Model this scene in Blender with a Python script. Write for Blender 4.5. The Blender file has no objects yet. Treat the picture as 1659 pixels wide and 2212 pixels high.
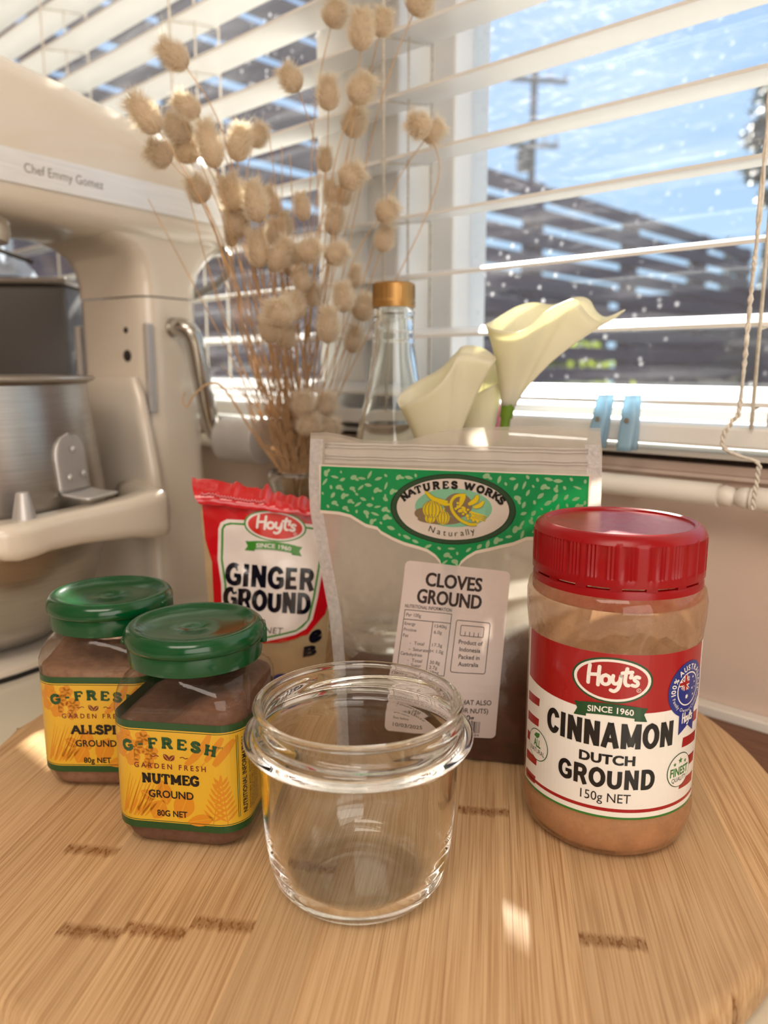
import bpy, bmesh, math, random
from mathutils import Vector, Matrix, noise
from mathutils.geometry import tessellate_polygon

R = math.radians
C = bpy.context.scene.collection
SC = bpy.context.scene
PI = math.pi

# ------------------------------------------------------------------ camera
CAM_Z = 0.212
cd = bpy.data.cameras.new('camera')
cam = bpy.data.objects.new('camera', cd)
C.objects.link(cam)
cam.location = (0, 0, CAM_Z)
cam.rotation_euler = (R(90 - 10.5), 0, 0)
cd.sensor_fit = 'HORIZONTAL'
cd.sensor_width = 36.0
cd.lens = 36.0 * 1680 / 1659
cd.clip_start = 0.01
cd.clip_end = 300
cd.dof.use_dof = True
cd.dof.focus_distance = 0.315
cd.dof.aperture_fstop = 11.5
SC.camera = cam

# ------------------------------------------------------------------ sky
w = bpy.data.worlds.new('sky')
SC.world = w
w.use_nodes = True
nt = w.node_tree
nt.nodes.clear()
tc = nt.nodes.new('ShaderNodeTexCoord')
sx = nt.nodes.new('ShaderNodeSeparateXYZ')
rp = nt.nodes.new('ShaderNodeValToRGB')
bgd = nt.nodes.new('ShaderNodeBackground')
wo = nt.nodes.new('ShaderNodeOutputWorld')
nt.links.new(tc.outputs['Generated'], sx.inputs[0])
nt.links.new(sx.outputs['Z'], rp.inputs[0])
e = rp.color_ramp.elements
e[0].position = 0.0;  e[0].color = (0.52, 0.77, 1.0, 1)
e[1].position = 0.75; e[1].color = (0.30, 0.50, 0.94, 1)
m_ = rp.color_ramp.elements.new(0.30); m_.color = (0.41, 0.64, 1.0, 1)
nt.links.new(rp.outputs[0], bgd.inputs[0])
bgd.inputs[1].default_value = 1.04
nt.links.new(bgd.outputs[0], wo.inputs[0])

# ------------------------------------------------------------------ sun
SUN_AZ, SUN_EL = R(8.0), R(31.8)
sl = bpy.data.lights.new('sun', 'SUN')
sl.energy = 17.0
sl.angle = R(0.8)
sl.color = (1.0, 0.94, 0.84)
sun = bpy.data.objects.new('sun', sl)
C.objects.link(sun)
sd = Vector((math.sin(SUN_AZ) * math.cos(SUN_EL), math.cos(SUN_AZ) * math.cos(SUN_EL), math.sin(SUN_EL)))
sun.rotation_euler = sd.to_track_quat('Z', 'Y').to_euler()
sun.location = sd * 8

# ------------------------------------------------------------------ unseen fill light, added overhead behind the camera to brighten the interior
al = bpy.data.lights.new('overhead_fill', 'AREA')
al.shape = 'RECTANGLE'
al.size = 1.1
al.size_y = 0.7
al.energy = 15.5
al.color = (1.0, 0.88, 0.76)
lamp = bpy.data.objects.new('overhead_fill', al)
C.objects.link(lamp)
lamp.location = (-0.35, -0.75, 1.42)
lamp.rotation_euler = (R(28), 0, 0)

# second unseen fill light, added behind the camera to lift the front faces
bl = bpy.data.lights.new('side_fill', 'AREA')
bl.shape = 'RECTANGLE'
bl.size = 1.5
bl.size_y = 1.1
bl.energy = 16.0
bl.color = (1.0, 0.93, 0.87)
sfill = bpy.data.objects.new('side_fill', bl)
C.objects.link(sfill)
sfill.location = (0.33, -1.55, 0.62)
sfill.rotation_euler = Vector((0.729, -0.6845, 0.0)).to_track_quat('Z', 'Y').to_euler()

vs = SC.view_settings
vs.view_transform = 'Standard'
vs.look = 'None'
vs.exposure = 0.08
vs.gamma = 1.0
vs.use_curve_mapping = False
cy = SC.cycles
cy.use_denoising = True
cy.use_adaptive_sampling = True
cy.adaptive_threshold = 0.06
cy.max_bounces = 40
cy.diffuse_bounces = 3
cy.glossy_bounces = 40
cy.transmission_bounces = 40
cy.transparent_max_bounces = 40
cy.sample_clamp_indirect = 6.0
cy.caustics_refractive = True
cy.caustics_reflective = False
cy.blur_glossy = 1.0

# ================================================================== helpers
def lin(c):
    if isinstance(c, str):
        c = [int(c[i:i + 2], 16) for i in (0, 2, 4)]
    o = []
    for v in c[:3]:
        v = v / 255.0
        o.append(v / 12.92 if v <= 0.04045 else ((v + 0.055) / 1.055) ** 2.4)
    return (o[0], o[1], o[2], 1.0)

def newmat(name):
    m = bpy.data.materials.new(name)
    m.use_nodes = True
    t = m.node_tree
    t.nodes.clear()
    out = t.nodes.new('ShaderNodeOutputMaterial')
    return m, t, out

def N(t, kind, **kw):
    n = t.nodes.new(kind)
    for k, v in kw.items():
        if k.startswith('i_'):
            n.inputs[k[2:].replace('_', ' ')].default_value = v
        elif k.startswith('n_'):
            n.inputs[int(k[2:])].default_value = v
        else:
            setattr(n, k, v)
    return n

def fres(t, ior):
    """Fresnel of a thin wall: the same from both faces"""
    ge = N(t, 'ShaderNodeNewGeometry')
    mr = N(t, 'ShaderNodeMapRange')
    mr.inputs[3].default_value = ior; mr.inputs[4].default_value = 1.0 / ior
    t.links.new(ge.outputs['Backfacing'], mr.inputs[0])
    fr = N(t, 'ShaderNodeFresnel')
    t.links.new(mr.outputs[0], fr.inputs[0])
    return fr

def colvar(t, col, scale, amt, stretch=None, coord='Object'):
    """a colour varied by fine noise"""
    tcn = N(t, 'ShaderNodeTexCoord')
    nz = N(t, 'ShaderNodeTexNoise')
    nz.inputs['Scale'].default_value = scale
    nz.inputs['Detail'].default_value = 4
    if stretch:
        mp = N(t, 'ShaderNodeMapping')
        mp.inputs['Scale'].default_value = stretch
        t.links.new(tcn.outputs[coord], mp.inputs[0])
        t.links.new(mp.outputs[0], nz.inputs['Vector'])
    else:
        t.links.new(tcn.outputs[coord], nz.inputs['Vector'])
    r = N(t, 'ShaderNodeValToRGB')
    a = lin(col)
    r.color_ramp.elements[0].position = 0.3
    r.color_ramp.elements[1].position = 0.7
    r.color_ramp.elements[0].color = tuple(max(0, x * (1 - amt)) for x in a[:3]) + (1,)
    r.color_ramp.elements[1].color = tuple(min(1, x * (1 + amt)) for x in a[:3]) + (1,)
    t.links.new(nz.outputs[0], r.inputs[0])
    return r.outputs[0], nz.outputs[0]

def P(name, col, rough=0.5, metal=0.0, scale=40.0, amt=0.06, bump=0.0, coat=0.0, spec=0.5, stretch=None, aniso=0.0, sss=0.0, bdist=0.001):
    m, t, out = newmat(name)
    b = N(t, 'ShaderNodeBsdfPrincipled')
    c, f = colvar(t, col, scale, amt, stretch)
    t.links.new(c, b.inputs['Base Color'])
    b.inputs['Roughness'].default_value = rough
    b.inputs['Metallic'].default_value = metal
    b.inputs['Coat Weight'].default_value = coat
    b.inputs['Coat Roughness'].default_value = 0.08
    b.inputs['Specular IOR Level'].default_value = spec
    b.inputs['Anisotropic'].default_value = aniso
    if sss:
        b.inputs['Subsurface Weight'].default_value = sss
        b.inputs['Subsurface Radius'].default_value = (0.004, 0.003, 0.002)
    if bump:
        bp = N(t, 'ShaderNodeBump')
        bp.inputs['Strength'].default_value = bump
        bp.inputs['Distance'].default_value = bdist
        t.links.new(f, bp.inputs['Height'])
        t.links.new(bp.outputs[0], b.inputs['Normal'])
    t.links.new(b.outputs[0], out.inputs[0])
    return m

def TL(name, col, trans=0.4, tcol=None, rough=0.5, scale=60, amt=0.08, gloss=0.06, clear=0.0, bump=0.0, bscale=None, bdist=0.0006, zclear=None):
    """thin sheet: diffuse + translucent (+ clear) + gloss"""
    m, t, out = newmat(name)
    c, f = colvar(t, col, scale, amt)
    d = N(t, 'ShaderNodeBsdfDiffuse')
    tr = N(t, 'ShaderNodeBsdfTranslucent')
    t.links.new(c, d.inputs[0])
    if tcol:
        tr.inputs[0].default_value = lin(tcol)
    else:
        t.links.new(c, tr.inputs[0])
    mx = N(t, 'ShaderNodeMixShader'); mx.inputs[0].default_value = trans
    t.links.new(d.outputs[0], mx.inputs[1]); t.links.new(tr.outputs[0], mx.inputs[2])
    last = mx.outputs[0]
    if clear:
        tp = N(t, 'ShaderNodeBsdfTransparent')
        m2 = N(t, 'ShaderNodeMixShader'); m2.inputs[0].default_value = clear
        if zclear:          # clearer where powder wets the film, frosted by creases higher up
            tz = N(t, 'ShaderNodeTexCoord'); sz = N(t, 'ShaderNodeSeparateXYZ'); t.links.new(tz.outputs['Object'], sz.inputs[0])
            nzz = N(t, 'ShaderNodeTexNoise'); nzz.inputs['Scale'].default_value = 45; nzz.inputs['Detail'].default_value = 5
            t.links.new(tz.outputs['Object'], nzz.inputs['Vector'])
            mz = N(t, 'ShaderNodeMath', operation='MULTIPLY_ADD'); mz.inputs[1].default_value = .030; t.links.new(nzz.outputs[0], mz.inputs[0]); t.links.new(sz.outputs['Z'], mz.inputs[2])
            rz = N(t, 'ShaderNodeMapRange'); rz.inputs[1].default_value = zclear[0] + .015; rz.inputs[3].default_value = zclear[1]; rz.inputs[2].default_value = zclear[2] + .015; rz.inputs[4].default_value = zclear[3]
            t.links.new(mz.outputs[0], rz.inputs[0]); t.links.new(rz.outputs[0], m2.inputs[0])
        t.links.new(last, m2.inputs[1]); t.links.new(tp.outputs[0], m2.inputs[2])
        last = m2.outputs[0]
    if gloss:
        g = N(t, 'ShaderNodeBsdfGlossy'); g.inputs['Roughness'].default_value = rough
        g.inputs[0].default_value = (1, 1, 1, 1)
        fr = fres(t, 1.45)
        mu = N(t, 'ShaderNodeMath', operation='MULTIPLY'); mu.inputs[1].default_value = gloss / 0.05
        mu.use_clamp = True
        t.links.new(fr.outputs[0], mu.inputs[0])
        m3 = N(t, 'ShaderNodeMixShader')
        t.links.new(mu.outputs[0], m3.inputs[0])
        t.links.new(last, m3.inputs[1]); t.links.new(g.outputs[0], m3.inputs[2])
        last = m3.outputs[0]
        if bump:
            tcn = N(t, 'ShaderNodeTexCoord')
            nz = N(t, 'ShaderNodeTexNoise'); nz.inputs['Scale'].default_value = bscale or 80
            nz.inputs['Detail'].default_value = 3
            t.links.new(tcn.outputs['Object'], nz.inputs['Vector'])
            bp = N(t, 'ShaderNodeBump'); bp.inputs['Strength'].default_value = bump; bp.inputs['Distance'].default_value = bdist
            t.links.new(nz.outputs[0], bp.inputs['Height'])
            t.links.new(bp.outputs[0], g.inputs['Normal']); t.links.new(bp.outputs[0], d.inputs['Normal'])
    t.links.new(last, out.inputs[0])
    return m

def clear_plastic(name, tint=(0.97, 0.97, 0.95), ior=1.45, dust=None, dscale=60, dlo=0.45, dhi=0.75, dmax=0.5, rough=0.04, zlo=None, zhi=None):
    """thin clear wall, with powder clinging to it where the noise says so"""
    m, t, out = newmat(name)
    tp = N(t, 'ShaderNodeBsdfTransparent'); tp.inputs[0].default_value = tint + (1,)
    g = N(t, 'ShaderNodeBsdfGlossy'); g.inputs['Roughness'].default_value = rough
    fr = fres(t, ior)
    last = tp.outputs[0]
    if dust:
        tcn = N(t, 'ShaderNodeTexCoord')
        nz = N(t, 'ShaderNodeTexNoise'); nz.inputs['Scale'].default_value = dscale; nz.inputs['Detail'].default_value = 8
        nz.inputs['Roughness'].default_value = 0.7
        t.links.new(tcn.outputs['Object'], nz.inputs['Vector'])
        mr = N(t, 'ShaderNodeMapRange'); mr.inputs[1].default_value = dlo; mr.inputs[2].default_value = dhi
        mr.inputs[3].default_value = 0.0; mr.inputs[4].default_value = dmax
        t.links.new(nz.outputs[0], mr.inputs[0])
        c, f = colvar(t, dust, dscale * 3, 0.18)
        df = N(t, 'ShaderNodeBsdfDiffuse'); t.links.new(c, df.inputs[0])
        tl = N(t, 'ShaderNodeBsdfTranslucent'); t.links.new(c, tl.inputs[0])
        dm = N(t, 'ShaderNodeMixShader'); dm.inputs[0].default_value = 0.5
        t.links.new(df.outputs[0], dm.inputs[1]); t.links.new(tl.outputs[0], dm.inputs[2])
        m2 = N(t, 'ShaderNodeMixShader')
        t.links.new(mr.outputs[0], m2.inputs[0]); t.links.new(last, m2.inputs[1]); t.links.new(dm.outputs[0], m2.inputs[2])
        last = m2.outputs[0]
    m3 = N(t, 'ShaderNodeMixShader')
    t.links.new(fr.outputs[0], m3.inputs[0]); t.links.new(last, m3.inputs[1]); t.links.new(g.outputs[0], m3.inputs[2])
    t.links.new(m3.outputs[0], out.inputs[0])
    return m

def glass(name, col=(0.98, 1.0, 0.985), ior=1.5, rough=0.0):
    m, t, out = newmat(name)
    g = N(t, 'ShaderNodeBsdfPrincipled')
    g.inputs['Base Color'].default_value = col + (1,)
    g.inputs['Roughness'].default_value = rough
    g.inputs['IOR'].default_value = ior
    g.inputs['Transmission Weight'].default_value = 1.0
    tcn = N(t, 'ShaderNodeTexCoord')
    nz = N(t, 'ShaderNodeTexNoise'); nz.inputs['Scale'].default_value = 14
    t.links.new(tcn.outputs['Object'], nz.inputs['Vector'])
    bp = N(t, 'ShaderNodeBump'); bp.inputs['Strength'].default_value = 0.05; bp.inputs['Distance'].default_value = 0.0006
    t.links.new(nz.outputs[0], bp.inputs['Height']); t.links.new(bp.outputs[0], g.inputs['Normal'])
    t.links.new(g.outputs[0], out.inputs[0])
    return m

# ---- objects
def mesh(name, verts, faces, mats, parent=None, smooth=True, mi=None, loc=None, rot=None):
    me = bpy.data.meshes.new(name)
    me.from_pydata([tuple(v) for v in verts], [], faces)
    if not isinstance(mats, (list, tuple)):
        mats = [mats]
    for m in mats:
        me.materials.append(m)
    if smooth:
        me.polygons.foreach_set('use_smooth', [True] * len(me.polygons))
    if mi:
        me.polygons.foreach_set('material_index', mi)
    me.update()
    o = bpy.data.objects.new(name, me)
    C.objects.link(o)
    if parent:
        o.parent = parent
    if loc:
        o.location = loc
    if rot:
        o.rotation_euler = rot
    return o

def empty(name, loc, rz=0.0, rx=0.0):
    o = bpy.data.objects.new(name, None)
    C.objects.link(o)
    o.location = loc
    o.rotation_euler = (rx, 0, rz)
    o.empty_display_size = 0.02
    return o

def tag(o, label=None, cat=None, group=None, kind=None):
    if label: o['label'] = label
    if cat: o['category'] = cat
    if group: o['group'] = group
    if kind: o['kind'] = kind
    return o

class G:
    """collects geometry for one mesh"""
    def __init__(s):
        s.v = []; s.f = []; s.m = []
    def add(s, v, f, m=0):
        k = len(s.v)
        s.v += [Vector(x) for x in v]
        s.f += [tuple(i + k for i in q) for q in f]
        s.m += [m] * len(f)
        return s
    def box(s, x0, x1, y0, y1, z0, z1, m=0, b=0.0, T=None):
        if b <= 0:
            v = [(x, y, z) for z in (z0, z1) for y in (y0, y1) for x in (x0, x1)]
            f = [(0, 2, 3, 1), (4, 5, 7, 6), (0, 1, 5, 4), (2, 6, 7, 3), (0, 4, 6, 2), (1, 3, 7, 5)]
        else:
            bm = bmesh.new()
            bmesh.ops.create_cube(bm, size=1)
            for q in bm.verts:
                q.co = Vector((x0 + (q.co.x + .5) * (x1 - x0), y0 + (q.co.y + .5) * (y1 - y0), z0 + (q.co.z + .5) * (z1 - z0)))
            bmesh.ops.bevel(bm, geom=list(bm.edges), offset=b, segments=2, profile=0.5, affect='EDGES')
            bm.verts.index_update()
            v = [tuple(q.co) for q in bm.verts]; f = [tuple(q.index for q in p.verts) for p in bm.faces]
            bm.free()
        if T: v = [T @ Vector(q) for q in v]
        return s.add(v, f, m)
    def lathe(s, prof, n=48, m=0, mod=None, T=None, close=True):
        """prof: list of (r, z); mod(r, z, angle, i) -> r"""
        v = []; f = []
        rings = []
        for i, (r, z) in enumerate(prof):
            if r <= 1e-7:
                v.append((0, 0, z)); rings.append([len(v) - 1])
            else:
                ring = []
                for k in range(n):
                    a = 2 * PI * k / n
                    rr = mod(r, z, a, i) if mod else r
                    v.append((rr * math.cos(a), rr * math.sin(a), z)); ring.append(len(v) - 1)
                rings.append(ring)
        for A, B in zip(rings[:-1], rings[1:]):
            if len(A) == 1 and len(B) == 1: continue
            for k in range(n):
                k2 = (k + 1) % n
                if len(A) == 1: f.append((A[0], B[k2], B[k]))
                elif len(B) == 1: f.append((A[k], A[k2], B[0]))
                else: f.append((A[k], A[k2], B[k2], B[k]))
        if T: v = [T @ Vector(q) for q in v]
        return s.add(v, f, m)
    def loft(s, rings, m=0, cap0=False, cap1=False, closed=True):
        v = []; f = []
        n = len(rings[0])
        for r in rings: v += r
        for i in range(len(rings) - 1):
            for k in range(n if closed else n - 1):
                k2 = (k + 1) % n
                f.append((i * n + k, i * n + k2, (i + 1) * n + k2, (i + 1) * n + k))
        if cap0: f.append(tuple(reversed(range(n))))
        if cap1: f.append(tuple(range((len(rings) - 1) * n, len(rings) * n)))
        return s.add(v, f, m)
    def tube(s, pts, r, n=8, m=0, cap=True, closed=False):
        pts = [Vector(p) for p in pts]
        rings = []
        up = None
        L = len(pts)
        for i, p in enumerate(pts):
            if closed: d = pts[(i + 1) % L] - pts[i - 1]
            else: d = pts[min(i + 1, L - 1)] - pts[max(i - 1, 0)]
            if d.length < 1e-9: d = Vector((0, 0, 1))
            d.normalize()
            if up is None:
                up = d.orthogonal().normalized()
            up = (up - d * up.dot(d))
            if up.length < 1e-6: up = d.orthogonal()
            up.normalize()
            b = d.cross(up)
            rr = r(i / max(1, L - 1)) if callable(r) else r
            rings.append([p + (up * math.cos(2 * PI * k / n) + b * math.sin(2 * PI * k / n)) * rr for k in range(n)])
        if closed: rings.append(rings[0])
        return s.loft(rings, m, cap and not closed, cap and not closed)
    def grid(s, fn, nu, nv, m=0):
        v = [fn(i / nu, j / nv) for j in range(nv + 1) for i in range(nu + 1)]
        f = [(j * (nu + 1) + i, j * (nu + 1) + i + 1, (j + 1) * (nu + 1) + i + 1, (j + 1) * (nu + 1) + i) for j in range(nv) for i in range(nu)]
        return s.add(v, f, m)
    def prism(s, poly, z0, z1, m=0, T=None):
        n = len(poly)
        v = [(x, y, z0) for x, y in poly] + [(x, y, z1) for x, y in poly]
        f = [tuple(reversed(range(n))), tuple(range(n, 2 * n))] + [(k, (k + 1) % n, (k + 1) % n + n, k + n) for k in range(n)]
        if T: v = [T @ Vector(q) for q in v]
        return s.add(v, f, m)
    def build(s, name, mats, parent=None, smooth=True, loc=None, rot=None, bevel=0.0, recalc=False, autosm=None):
        o = mesh(name, s.v, s.f, mats, parent, smooth, s.m, loc, rot)
        if bevel or recalc:
            bm = bmesh.new(); bm.from_mesh(o.data)
            bmesh.ops.remove_doubles(bm, verts=bm.verts, dist=1e-6)
            bmesh.ops.recalc_face_normals(bm, faces=bm.faces)
            if bevel:
                es = [q for q in bm.edges if len(q.link_faces) == 2 and q.calc_face_angle(0) > R(30)]
                bmesh.ops.bevel(bm, geom=es, offset=bevel, segments=2, profile=0.5, affect='EDGES', clamp_overlap=True)
                for p in bm.faces: p.smooth = smooth
            bm.to_mesh(o.data); bm.free()
        if autosm is not None:
            o.data.polygons.foreach_set('use_smooth', [True] * len(o.data.polygons))
            bm = bmesh.new(); bm.from_mesh(o.data)
            for q in bm.edges:
                if len(q.link_faces) == 2 and q.calc_face_angle(0) > R(autosm): q.smooth = False
            bm.to_mesh(o.data); bm.free()
        return o

def rsq(h, r, n=72, cx=0, cy=0, hy=None):
    """rounded square, counter-clockwise, starting at the middle of the front (-y) side; even arc length"""
    hy = h if hy is None else hy
    r = min(r, h, hy)
    pts = []
    per = [(h - r), PI / 2 * r, 2 * (hy - r), PI / 2 * r, 2 * (h - r), PI / 2 * r, 2 * (hy - r), PI / 2 * r, (h - r)]
    tot = sum(per)
    for k in range(n):
        pts.append(rsq_at(h, r, tot * k / n, hy)[:2])
    return [(x + cx, y + cy) for x, y in pts]

def rsq_at(h, r, d, hy=None):
    hy = h if hy is None else hy
    seg = [('l', h - r, (0, -hy), (1, 0)), ('a', PI / 2 * r, (h - r, -hy + r), -PI / 2), ('l', 2 * (hy - r), (h, -hy + r), (0, 1)),
           ('a', PI / 2 * r, (h - r, hy - r), 0), ('l', 2 * (h - r), (h - r, hy), (-1, 0)), ('a', PI / 2 * r, (-h + r, hy - r), PI / 2),
           ('l', 2 * (hy - r), (-h, hy - r), (0, -1)), ('a', PI / 2 * r, (-h + r, -hy + r), PI), ('l', h - r, (-h + r, -hy), (1, 0))]
    tot = sum(q[1] for q in seg)
    d = d % tot
    for k, L, p, q in seg:
        if d <= L + 1e-12:
            if k == 'l':
                nx, ny = q[1], -q[0]
                return (p[0] + q[0] * d, p[1] + q[1] * d, nx, ny)
            a = q + d / max(r, 1e-9)
            return (p[0] + r * math.cos(a), p[1] + r * math.sin(a), math.cos(a), math.sin(a))
        d -= L
    return (0, -hy, 0, -1)

def ring3(h, r, z, n=72, hy=None):
    return [(x, y, z) for x, y in rsq(h, r, n, hy=hy)]

def bez(p0, p1, p2, t):
    return p0 * ((1 - t) ** 2) + p1 * (2 * t * (1 - t)) + p2 * (t * t)

def spline(pts, k=8, closed=False):
    pts = [Vector(p) for p in pts]
    out = []
    n = len(pts)
    for i in range(n if closed else n - 1):
        if closed: a, b, c, d = pts[i - 1], pts[i], pts[(i + 1) % n], pts[(i + 2) % n]
        else: a, b, c, d = pts[max(i - 1, 0)], pts[i], pts[i + 1], pts[min(i + 2, n - 1)]
        for j in range(k):
            t = j / k
            out.append(0.5 * ((2 * b) + (c - a) * t + (2 * a - 5 * b + 4 * c - d) * t * t + (3 * b - a - 3 * c + d) * t ** 3))
    if not closed: out.append(pts[-1])
    return out

# ---- flat print on curved surfaces
_tc = {}
def text_geo(body, bold=0.0, space=1.0):
    key = (body, bold, space)
    if key in _tc: return _tc[key]
    cu = bpy.data.curves.new('t', 'FONT')
    cu.body = body
    cu.offset = bold
    cu.space_character = space
    cu.resolution_u = 3
    cu.fill_mode = 'BOTH'
    ob = bpy.data.objects.new('t', cu)
    C.objects.link(ob)
    dg = bpy.context.evaluated_depsgraph_get()
    me = bpy.data.meshes.new_from_object(ob.evaluated_get(dg))
    v = [(q.co.x, q.co.y) for q in me.vertices]
    f = [tuple(p.vertices) for p in me.polygons]
    bpy.data.objects.remove(ob); bpy.data.curves.remove(cu); bpy.data.meshes.remove(me)
    xs = [q[0] for q in v] or [0, 1]
    v = [(x - min(xs), y) for x, y in v]
    _tc[key] = (v, f, max(xs) - min(xs))
    return _tc[key]

CAPH = 0.73
# slab-serif capitals as pen strokes in a box 0..w by 0..1; second list: serifs (x, y, half width)
SLAB = {
 'A': (0.95, [[(.08, 0), (.47, 1)], [(.47, 1), (.87, 0)], [(.22, .33), (.73, .33)]], [(.08, 0, .13), (.87, 0, .13)]),
 'C': (0.82, [[(.72, .75), (.62, .92), (.44, 1), (.24, .9), (.12, .68), (.1, .45), (.16, .2), (.32, .03), (.5, 0), (.66, .1), (.75, .27)], [(.74, .98), (.74, .66)]], []),
 'E': (0.80, [[(.18, 0), (.18, 1)], [(.05, 1), (.68, 1)], [(.05, 0), (.7, 0)], [(.18, .52), (.5, .52)], [(.68, 1), (.68, .74)], [(.71, 0), (.71, .26)], [(.5, .65), (.5, .4)]], []),
 'F': (0.76, [[(.18, 0), (.18, 1)], [(.05, 1), (.68, 1)], [(.18, .5), (.5, .5)], [(.68, 1), (.68, .72)], [(.5, .64), (.5, .36)]], [(.18, 0, .17)]),
 'G': (0.88, [[(.72, .76), (.6, .94), (.42, 1), (.22, .88), (.11, .66), (.1, .42), (.17, .18), (.34, .02), (.54, .02), (.68, .12), (.72, .25), (.72, .45)], [(.45, .45), (.84, .45)], [(.74, .98), (.74, .7)]], []),
 'H': (0.92, [[(.2, 0), (.2, 1)], [(.72, 0), (.72, 1)], [(.2, .52), (.72, .52)]], [(.2, 0, .17), (.2, 1, .17), (.72, 0, .17), (.72, 1, .17)]),
 'I': (0.44, [[(.22, 0), (.22, 1)]], [(.22, 0, .18), (.22, 1, .18)]),
 'K': (0.92, [[(.2, 0), (.2, 1)], [(.7, 1), (.24, .45)], [(.38, .6), (.75, 0)]], [(.2, 0, .17), (.2, 1, .17), (.7, 1, .15), (.75, 0, .16)]),
 'L': (0.76, [[(.2, 0), (.2, 1)], [(.05, 0), (.68, 0)], [(.68, 0), (.68, .32)]], [(.2, 1, .17)]),
 'M': (1.12, [[(.2, 0), (.2, 1)], [(.2, 1), (.55, .15)], [(.55, .15), (.9, 1)], [(.9, 0), (.9, 1)]], [(.2, 0, .17), (.14, 1, .1), (.9, 0, .17), (.97, 1, .1)]),
 'N': (0.96, [[(.2, 0), (.2, 1)], [(.2, 1), (.74, 0)], [(.74, 0), (.74, 1)]], [(.2, 0, .17), (.13, 1, .1), (.74, 1, .17)]),
 'O': (0.9, [[(.45, 1), (.25, .92), (.12, .7), (.1, .5), (.12, .3), (.25, .08), (.45, 0), (.65, .08), (.78, .3), (.8, .5), (.78, .7), (.65, .92), (.45, 1)]], []),
 'P': (0.8, [[(.2, 0), (.2, 1)], [(.05, 1), (.5, 1), (.66, .9), (.7, .74), (.66, .58), (.5, .48), (.2, .48)]], [(.2, 0, .18)]),
 'R': (0.92, [[(.2, 0), (.2, 1)], [(.05, 1), (.5, 1), (.66, .9), (.7, .76), (.64, .6), (.5, .52), (.2, .52)], [(.5, .52), (.72, 0)]], [(.2, 0, .17), (.76, 0, .12)]),
 'S': (0.76, [[(.62, .74), (.54, .93), (.36, 1), (.18, .92), (.12, .76), (.2, .6), (.4, .5), (.58, .4), (.65, .24), (.56, .07), (.36, 0), (.18, .07), (.1, .26)], [(.63, .98), (.63, .7)], [(.1, .02), (.1, .3)]], []),
 'T': (0.86, [[(.42, 0), (.42, 1)], [(.06, 1), (.78, 1)], [(.07, 1), (.07, .7)], [(.77, 1), (.77, .7)]], [(.42, 0, .18)]),
 'U': (0.94, [[(.2, 1), (.2, .35), (.26, .12), (.44, 0), (.6, .05), (.7, .2), (.73, .4), (.73, 1)]], [(.2, 1, .17), (.73, 1, .17)]),
 'V': (0.9, [[(.1, 1), (.45, 0)], [(.45, 0), (.8, 1)]], [(.1, 1, .14), (.8, 1, .14)]),
 'W': (1.24, [[(.1, 1), (.36, 0)], [(.36, 0), (.6, .95)], [(.6, .95), (.86, 0)], [(.86, 0), (1.12, 1)]], [(.1, 1, .14), (.6, 1, .1), (1.12, 1, .14)]),
 '-': (0.6, [[(.12, .45), (.46, .45)]], []),
 ' ': (0.45, [], []),
}

# heavy plain capitals, the same way
HEAVY = {
 'C': (0.80, [[(.70, .72), (.62, .90), (.44, 1), (.24, .9), (.13, .68), (.11, .5), (.13, .3), (.24, .1), (.44, 0), (.62, .10), (.70, .27)]]),
 'G': (0.86, [[(.72, .74), (.62, .92), (.44, 1), (.24, .9), (.13, .68), (.11, .5), (.13, .3), (.24, .1), (.44, 0), (.60, .03), (.74, .14), (.74, .46)], [(.46, .45), (.86, .45)]]),
 'I': (0.36, [[(.18, 0), (.18, 1)]]),
 'N': (0.86, [[(.16, 0), (.16, 1)], [(.16, .97), (.70, .03)], [(.70, 0), (.70, 1)]]),
 'A': (0.88, [[(.10, 0), (.44, 1)], [(.44, 1), (.78, 0)], [(.22, .27), (.66, .27)]]),
 'M': (1.10, [[(.16, 0), (.16, 1)], [(.16, .97), (.55, .12)], [(.55, .12), (.94, .97)], [(.94, 0), (.94, 1)]]),
 'O': (0.90, [[(.45, 1), (.25, .9), (.13, .68), (.11, .5), (.13, .3), (.25, .1), (.45, 0), (.65, .1), (.77, .3), (.79, .5), (.77, .68), (.65, .9), (.45, 1)]]),
 'R': (0.84, [[(.16, 0), (.16, 1)], [(.05, 1), (.46, 1), (.62, .92), (.67, .75), (.62, .57), (.48, .48), (.16, .48)], [(.44, .48), (.72, -.02)]]),
 'U': (0.86, [[(.15, 1), (.15, .34), (.22, .1), (.43, 0), (.64, .1), (.71, .34), (.71, 1)]]),
 'D': (0.86, [[(.16, 0), (.16, 1)], [(.05, 1), (.42, 1), (.62, .88), (.72, .66), (.73, .5), (.72, .34), (.62, .12), (.42, 0), (.05, 0)]]),
 'E': (0.70, [[(.16, 0), (.16, 1)], [(.05, 1), (.64, 1)], [(.05, 0), (.66, 0)], [(.16, .5), (.58, .5)]]),
}
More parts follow.
